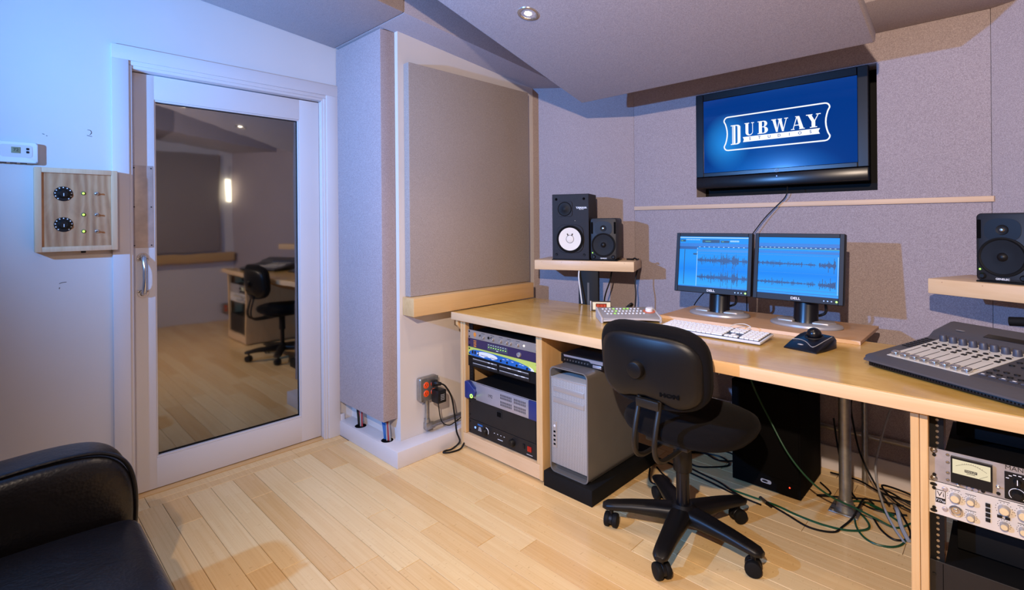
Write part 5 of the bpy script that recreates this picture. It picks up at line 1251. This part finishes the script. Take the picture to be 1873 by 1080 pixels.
# ------------------------------------------------------------------ below the desk
# black plinth and silver tower computer
pb = tag(MB().box(-1.622, -1.338, 1.868, 2.46, 0.0, 0.0735, 0.003).build('floor_plinth', 'black_matte'), 'low black box under the silver tower computer', 'plinth')
t = NT('perforated'); v = t.coord((1, 1, 1))
vo = t.new('ShaderNodeTexVoronoi', feature='F1'); vo.inputs['Scale'].default_value = 250; vo.inputs['Randomness'].default_value = 0.0
t.link(t.coord((1.0, 0.0, 1.0)), vo.inputs['Vector'])
rp = t.ramp(vo.outputs['Distance'], [(0.36, (0.05, 0.048, 0.048)), (0.46, (0.6, 0.57, 0.54))])
t.base(rp); t.set(0.4, 0.2); MATS['perforated'] = t.m
plain('tower_alu_shaded', '#8b857f', 0.42, 0.5, var=0.03)  # shell aluminium darkened, shade on the tower's side put into the colour
tw = thing('tower_computer', 'silver aluminium tower computer with perforated front and handle loops', 'computer', (-1.487, 1.892, 0.0738))
HW, TD, TH = 0.112, 0.44, 0.508
# wrap-around shell (handles top and bottom): rounded hoop
out = rrect(-HW, HW, 0.0, TH, 0.028, 6); inn = rrect(-HW + 0.006, HW - 0.006, 0.006, TH - 0.006, 0.023, 6)
N_ = len(out)
vs_ = [(x, 0, z) for x, z in out] + [(x, 0, z) for x, z in inn] + [(x, TD, z) for x, z in out] + [(x, TD, z) for x, z in inn]
fs = []
for i in range(N_):
    j = (i + 1) % N_
    fs += [(i, j, N_ + j, N_ + i), (2 * N_ + i, 2 * N_ + j, 3 * N_ + j, 3 * N_ + i), (i, j, 2 * N_ + j, 2 * N_ + i), (N_ + i, N_ + j, 3 * N_ + j, 3 * N_ + i)]
MB().faces(vs_, fs).build('shell', 'tower_alu_shaded', tw, angle=30)
MB().box(-HW + 0.006, HW - 0.006, 0.004, TD - 0.02, 0.040, TH - 0.052, 0.002).build('front_grille', 'perforated', tw)
MB().box(-HW + 0.006, HW - 0.006, 0.03, TD - 0.02, 0.006, 0.04).build('floor_pan', 'alu_dark', tw)
MB().box(-HW + 0.006, HW - 0.006, 0.002, 0.006, TH - 0.058, TH - 0.050, 0.001).build('grille_edge', 'alu', tw)
for z in (TH - 0.118, TH - 0.172): MB().box(-HW + 0.02, HW - 0.022, 0.001, 0.006, z, z + 0.026, 0.001).build('drive_door', 'alu', tw)
pn = MB().box(-HW + 0.016, -HW + 0.040, 0.0005, 0.006, 0.118, 0.245, 0.0015, 1).build('port_panel', 'alu', tw)
m = MB()
for z in (0.13, 0.15, 0.17, 0.19): m.box(-HW + 0.022, -HW + 0.034, -0.0002, 0.001, z, z + 0.009)
m.build('ports', 'void_black', pn)
MB().lathe([(0.0, 0.001), (0.005, 0.0012), (0.006, 0.0)], (-HW + 0.028, 0.0005, 0.222), 16, d=(0, -1, 0)).build('power_button', 'white_plastic', pn)
MB().box(-0.05, 0.02, 0.01, 0.016, TH - 0.0003, TH + 0.0004).build('top_mark', 'silver_plastic', tw)
# audio box lying on top of the tower
ab = thing('audio_box', 'thin silver and black half-rack unit lying on the tower computer', 'audio unit', (-1.478, 1.985, 0.0738 + TH + 0.0008), R(1))
MB().box(-0.118, 0.125, 0.0, 0.2, 0.003, 0.042, 0.002).build('case', 'charcoal', ab)
MB().box(-0.119, 0.126, -0.004, 0.0, 0.002, 0.043, 0.0015).build('front_panel', 'black_plastic', ab)
MB().prism([(-0.102, 0.04), (-0.06, 0.04), (0.126, 0.04), (0.126, 0.024), (0.06, 0.024), (0.05, 0.031), (-0.098, 0.031)], -0.006, -0.004, 'y').build('silver_band', 'rack_silver', ab)
MB().box(0.07, 0.118, -0.007, -0.004, 0.005, 0.019, 0.002).build('badge', 'rack_silver', ab)
m = MB()
for i in range(9): m.cyl((-0.095 + i * 0.017, -0.0062, 0.016), (-0.095 + i * 0.017, -0.004, 0.016), 0.004, seg=10)
m.build('jacks', 'steel', ab)
m = MB()
for sx in (-0.1, 0.1):
    for sy in (0.02, 0.18): m.cyl((sx, sy, 0), (sx, sy, 0.004), 0.008, seg=10)
m.build('feet', 'rubber', ab)
# subwoofer
sw_ = thing('subwoofer', 'black subwoofer cabinet on the floor under the desk', 'subwoofer', (-0.83, 2.545, 0))
MB().box(-0.152, 0.152, 0.0, 0.34, 0.010, 0.50, 0.004, 2).build('cabinet', 'void_black', sw_)
MB().box(-0.146, 0.146, -0.008, 0.0005, 0.08, 0.494, 0.004, 2).build('grille', 'void_black', sw_)
MB().prism(rrect(-0.02, 0.028, 0.038, 0.056, 0.0085), -0.0012, 0.0, 'y').build('badge', 'silver_plastic', sw_)
MB().prism(ell(0.0, 0.047, 0.013, 0.0055, 18), -0.0018, -0.0012, 'y').build('badge_inlay', 'charcoal', sw_)
MB().ball((0.106, 0.0, 0.052), 0.0035, (1, 0.6, 1), 12, 8).build('power_light', 'led_red', sw_)
m = MB()
for sx in (-0.12, 0.12):
    for sy in (0.04, 0.3): m.cyl((sx, sy, 0), (sx, sy, 0.011), 0.015, seg=12)
m.build('feet', 'rubber', sw_)
# conduit on the rear wall and a standing pipe
wc = tag(MB().cyl((-1.6, 2.978, 0.222), (-0.06, 2.978, 0.222), 0.0125, seg=14).build('wall_conduit', 'galvanised'), 'horizontal metal conduit along the rear wall below the desk', 'conduit')
vp_ = tag(MB().cyl((-0.505, 2.95, 0.0), (-0.505, 2.95, 0.765), 0.0135, seg=16).build('thin_pipe', 'galvanised'), 'thin vertical metal pipe near the rear wall behind the desk leg', 'pipe')

# ---- task chair
plain('chair_plastic', '#0e0c0c', 0.42, spec=0.35, var=0.1, scale=20, bump=0.06, bscale=500)
fabric('chair_fabric', '#100c0c', '#080606', 500, 0.95, 0.4)
MATS['chair_fabric'].node_tree.nodes['Principled BSDF'].inputs['Sheen Weight'].default_value = 0.02
plain('chair_steel', '#2b2620', 0.42, 0.4)
ch = thing('task_chair', 'black five-wheeled task chair with rounded back pushed to the desk', 'chair', (-0.95, 1.95, 0), R(-2))
BR = 0.285
MB().lathe([(0.0, 0.075), (0.05, 0.075), (0.058, 0.09), (0.052, 0.125), (0.036, 0.14), (0.0, 0.14)], seg=28).build('hub', 'chair_plastic', ch)
def caster(ang, rz):
    cx_, cy_ = BR * math.cos(ang), BR * math.sin(ang)
    base = T(cx_, cy_, 0) @ Matrix.Rotation(rz, 4, 'Z')
    c = MB().cyl((0, 0, 0.045), (0, 0, 0.078), 0.009, seg=12, M=base)
    c.prism([(-0.026, 0.022)] + [(0.028 * math.cos(R(a)), 0.027 + 0.03 * math.sin(R(a))) for a in range(170, 9, -20)] + [(0.026, 0.022), (0.0, 0.03)], -0.008, 0.008, 'y', 0.002, 1, M=base)
    c = c.build('caster', 'chair_plastic', ch)
    for s in (-1, 1): MB().cyl((0, s * 0.006, 0.029), (0, s * 0.028, 0.029), 0.029, seg=26, b=0.006, M=base).build('wheel', 'rubber', c)
for k, rz in zip(range(5), (20, 60, 150, 110, -30)):
    a = R(-5 + 72 * k)
    d = Vector((math.cos(a), math.sin(a), 0)); n = Vector((-math.sin(a), math.cos(a), 0))
    rings = []
    for r_, wv_, z0, z1 in ((0.03, 0.044, 0.070, 0.132), (0.10, 0.040, 0.074, 0.128), (0.2, 0.034, 0.078, 0.118), (0.27, 0.031, 0.076, 0.108), (0.302, 0.028, 0.074, 0.103), (0.32, 0.016, 0.078, 0.094)):
        rings.append([tuple(d * r_ + n * (wv_ * c_) + Vector((0, 0, (z0 + z1) / 2 + (z1 - z0) / 2 * s_))) for c_, s_ in [(math.copysign(abs(math.cos(t_)) ** 0.7, math.cos(t_)), math.copysign(abs(math.sin(t_)) ** 0.7, math.sin(t_))) for t_ in [2 * math.pi * i / 16 for i in range(16)]]])
    MB().loft(rings).build('leg', 'chair_plastic', ch, angle=60)
    caster(a, R(rz))
MB().cyl((0, 0, 0.13), (0, 0, 0.31), 0.0255, seg=24).build('gas_lift', 'gloss_black', ch)
MB().cyl((0, 0, 0.27), (0, 0, 0.415), 0.037, 0.034, seg=24, b=0.004).build('column_cover', 'chair_plastic', ch)
MB().box(-0.09, 0.09, -0.13, 0.12, 0.405, 0.43, 0.006, 2).build('seat_plate', 'chair_steel', ch)
def pad(name, mat, w_, d_, z0, z1, cx_, cy_, pow_=2.6, n=40, crown=0.012, sub=0):
    rings = []
    for f, z in ((0.86, z0), (0.96, z0 + (z1 - z0) * 0.18), (1.0, z0 + (z1 - z0) * 0.5), (0.97, z0 + (z1 - z0) * 0.8), (0.86, z1), (0.55, z1 + crown * 0.7), (0.2, z1 + crown)):
        rings.append([(cx_ + f * w_ / 2 * math.copysign(abs(math.cos(t_)) ** (2 / pow_), math.cos(t_)), cy_ + f * d_ / 2 * math.copysign(abs(math.sin(t_)) ** (2 / pow_), math.sin(t_)), z) for t_ in [2 * math.pi * i / n for i in range(n)]])
    return MB().loft(rings)
pad('seat', None, 0.50, 0.47, 0.432, 0.503, 0.012, 0.045, 2.7).build('seat', 'chair_fabric', ch, angle=70)
# backrest: curved pad plus moulded shell; built flat (x,z) then bent and stood up
BW, BH, BZ = 0.44, 0.30, 0.595
def bcurve(x, z): return 0.10 * (x / 0.44) ** 2 * 1.2
def bent(rings_, y0):
    return [[(x, y0 + yy + bcurve(x, z), z) for x, yy, z in ring] for ring in rings_]
def sq_outline(w_, h_, p, zc, lo=0.0, n=44):
    out_ = []
    for i in range(n):
        t_ = 2 * math.pi * i / n
        x = w_ / 2 * math.copysign(abs(math.cos(t_)) ** (2 / p), math.cos(t_)); z = h_ / 2 * math.copysign(abs(math.sin(t_)) ** (2 / p), math.sin(t_))
        if lo and z < 0: z += lo * (1 - min(1, abs(x) / (w_ * 0.28)) ** 2) if abs(x) < w_ * 0.28 else 0
        out_.append((x, zc + z))
    return out_
zc = BZ + BH / 2
BM = T(0.0, -0.255, 0) @ T(0, 0, 0.45) @ Matrix.Rotation(R(5), 4, 'X') @ T(0, 0, -0.45)
rr = []
for f, yy in ((0.93, 0.012), (1.0, 0.022), (1.0, 0.045), (0.93, 0.062), (0.75, 0.07), (0.4, 0.072)):
    rr.append([(x * f, yy, zc + (z - zc) * f) for x, z in sq_outline(BW + 0.012, BH + 0.012, 3.4, zc)])
MB().loft(bent(rr, 0.0), M=BM).build('back_cushion', 'chair_fabric', ch, angle=70)
rr = []
for f, yy in ((1.0, 0.018), (1.0, 0.008), (0.97, 0.0), (0.88, -0.006), (0.6, -0.012), (0.25, -0.014)):
    rr.append([(x * f, yy, zc - 0.012 + (z - zc + 0.012) * f) for x, z in sq_outline(BW * 0.94, BH * 0.87, 3.6, zc - 0.012, 0.03)])
bs = MB().loft(bent(rr, 0.0), M=BM).build('back_shell', 'chair_plastic', ch, angle=70)
MB().cyl((-0.022, -0.036, zc - 0.008), (-0.022, -0.008, zc - 0.008), 0.03, 0.034, seg=32, b=0.004, M=BM).build('adjuster_knob', 'chair_plastic', ch)
text('lettering', 'HON', 0.018, 'void_black', bs, BM @ T(0.10, -0.0085 + 0.003, zc - 0.085) @ Matrix.Rotation(R(8), 4, 'Z') @ FACE_Y, 0.002, bold=0.001, sx=1.7)
MB().box(-0.04, 0.055, -0.008, 0.012, BZ - 0.004, BZ + 0.03, 0.004, 2, M=BM).build('bar_bracket', 'chair_steel', ch)
for x in (-0.034, 0.05):
    MB().tube([(x, -0.253, 0.66), (x, -0.262, 0.60), (x, -0.285, 0.53), (x, -0.297, 0.47), (x, -0.285, 0.425), (x, -0.25, 0.403), (x, -0.2, 0.398), (x, -0.1, 0.402)], 0.0095, 10, 6).build('back_bar', 'chair_steel', ch)

# ---- cables on the floor
def cable(c, pts, label, r=0.004, group=None):
    o = MB().tube([(x, y, z + r) for x, y, z in pts], r, 7, 7).build('floor_cable', c)
    return tag(o, label, 'cable', group)
G = 'cables tangled on the floor under the desk'
cable('cable_green', [(-0.92, 2.50, 0.70), (-0.87, 2.49, 0.52), (-0.78, 2.47, 0.36), (-0.70, 2.45, 0.24), (-0.62, 2.46, 0.15), (-0.55, 2.50, 0.09), (-0.47, 2.55, 0.05), (-0.40, 2.58, 0.02), (-0.34, 2.60, 0.0), (-0.3, 2.68, 0)], 'green cable sagging down across the front of the subwoofer', 0.004)
cable('cable_green', [(-0.95, 2.44, 0), (-0.86, 2.44, 0), (-0.75, 2.44, 0), (-0.65, 2.42, 0), (-0.55, 2.42, 0), (-0.47, 2.45, 0), (-0.42, 2.52, 0), (-0.45, 2.60, 0), (-0.52, 2.68, 0), (-0.47, 2.74, 0), (-0.36, 2.70, 0)], 'green cable looping on the floor past the desk leg flange', 0.0045)
cable('cable_green', [(-0.50, 2.68, 0), (-0.46, 2.50, 0), (-0.40, 2.42, 0), (-0.33, 2.44, 0), (-0.30, 2.53, 0), (-0.34, 2.66, 0), (-0.45, 2.73, 0)], 'green cable ring lying by the console rack', 0.004)
for i, pts in enumerate(([(-1.36, 2.50, 0), (-1.2, 2.47, 0), (-1.05, 2.44, 0), (-0.92, 2.41, 0), (-0.8, 2.40, 0)],
    [(-1.33, 2.56, 0), (-1.15, 2.50, 0), (-1.02, 2.47, 0), (-0.96, 2.44, 0), (-0.88, 2.405, 0)],
    [(-1.3, 2.62, 0), (-1.18, 2.55, 0), (-1.1, 2.6, 0), (-1.05, 2.68, 0), (-1.12, 2.74, 0), (-1.24, 2.7, 0), (-1.28, 2.6, 0)],
    [(-1.3, 2.66, 0.0), (-1.2, 2.7, 0.01), (-1.1, 2.66, 0.015), (-1.03, 2.74, 0.01), (-1.1, 2.82, 0), (-1.25, 2.8, 0)],
    [(-0.80, 2.44, 0), (-0.70, 2.40, 0), (-0.60, 2.36, 0), (-0.52, 2.39, 0), (-0.50, 2.46, 0), (-0.48, 2.55, 0.01), (-0.46, 2.66, 0.05), (-0.44, 2.75, 0.0)],
    [(-0.62, 2.88, 0.3), (-0.60, 2.86, 0.18), (-0.56, 2.80, 0.06), (-0.50, 2.74, 0.0), (-0.42, 2.70, 0), (-0.32, 2.74, 0)],
    [(-0.66, 2.80, 0), (-0.60, 2.72, 0), (-0.64, 2.66, 0), (-0.58, 2.70, 0), (-0.46, 2.78, 0), (-0.34, 2.82, 0)],
    [(-0.64, 2.9, 0.02), (-0.52, 2.88, 0.03), (-0.42, 2.84, 0.02), (-0.3, 2.86, 0.01)],
    [(-0.44, 2.86, 0.03), (-0.38, 2.80, 0.05), (-0.30, 2.78, 0.03), (-0.27, 2.84, 0.02), (-0.33, 2.89, 0.03), (-0.42, 2.83, 0.06), (-0.36, 2.75, 0.04), (-0.28, 2.74, 0.02)],
    [(-0.42, 2.62, 0), (-0.38, 2.54, 0), (-0.33, 2.50, 0), (-0.29, 2.56, 0), (-0.31, 2.66, 0), (-0.36, 2.76, 0.02)],
    [(-1.31, 2.40, 0), (-1.26, 2.36, 0), (-1.20, 2.32, 0), (-1.19, 2.27, 0), (-1.24, 2.24, 0), (-1.28, 2.27, 0), (-1.31, 2.33, 0.02)],
    [(-0.52, 2.85, 0.5), (-0.54, 2.84, 0.4), (-0.53, 2.84, 0.3), (-0.50, 2.82, 0.18), (-0.44, 2.78, 0.08), (-0.38, 2.74, 0.02)])):
    cable('cable_black', pts, ('black cable straight across the floor from tower plinth to subwoofer', 'black cable on the floor joining the silver connector', 'black cable ring on the floor behind the chair base', 'raised black cable coil on the floor behind the tower plinth', 'black cable curling before the desk leg flange', 'black cable falling beside the subwoofer towards the rear wall', 'black cable winding between subwoofer and desk leg', 'black cable lying along the rear wall baseboard', 'thick heap of black cable near the rear wall by the console rack', 'black cable loop on the floor against the console rack', 'thin black cord looping off the tower plinth', 'black cable drooping down behind the desk leg')[i], 0.0042, G)
cable('cable_grey', [(-0.36, 2.95, 0.46), (-0.40, 2.92, 0.38), (-0.43, 2.88, 0.25), (-0.44, 2.80, 0.14), (-0.40, 2.68, 0.06), (-0.35, 2.58, 0.02), (-0.30, 2.50, 0.0)], 'pale grey cable curving down from the wall into the floor tangle', 0.0045)
cable('cable_grey', [(-0.36, 2.72, 0.03), (-0.34, 2.64, 0.05), (-0.32, 2.58, 0.02), (-0.29, 2.52, 0.0)], 'short fat pale grey cable against the console rack', 0.008)
cable('cable_white', [(-1.03, 2.53, 0.729), (-1.02, 2.52, 0.66), (-1.03, 2.52, 0.60), (-1.05, 2.56, 0.5)], 'thin white cord hanging below the desk behind the chair', 0.003)
j = thing('cable_connector', 'small silver cable connector on the floor before the subwoofer', 'connector', (-0.80, 2.435, 0), R(-35))
MB().cyl((-0.025, 0, 0.009), (0.02, 0, 0.009), 0.0085, seg=14, b=0.001).build('sleeve', 'steel', j)
MB().cyl((0.02, 0, 0.009), (0.05, 0, 0.009), 0.008, 0.005, seg=14).build('boot', 'rubber', j)
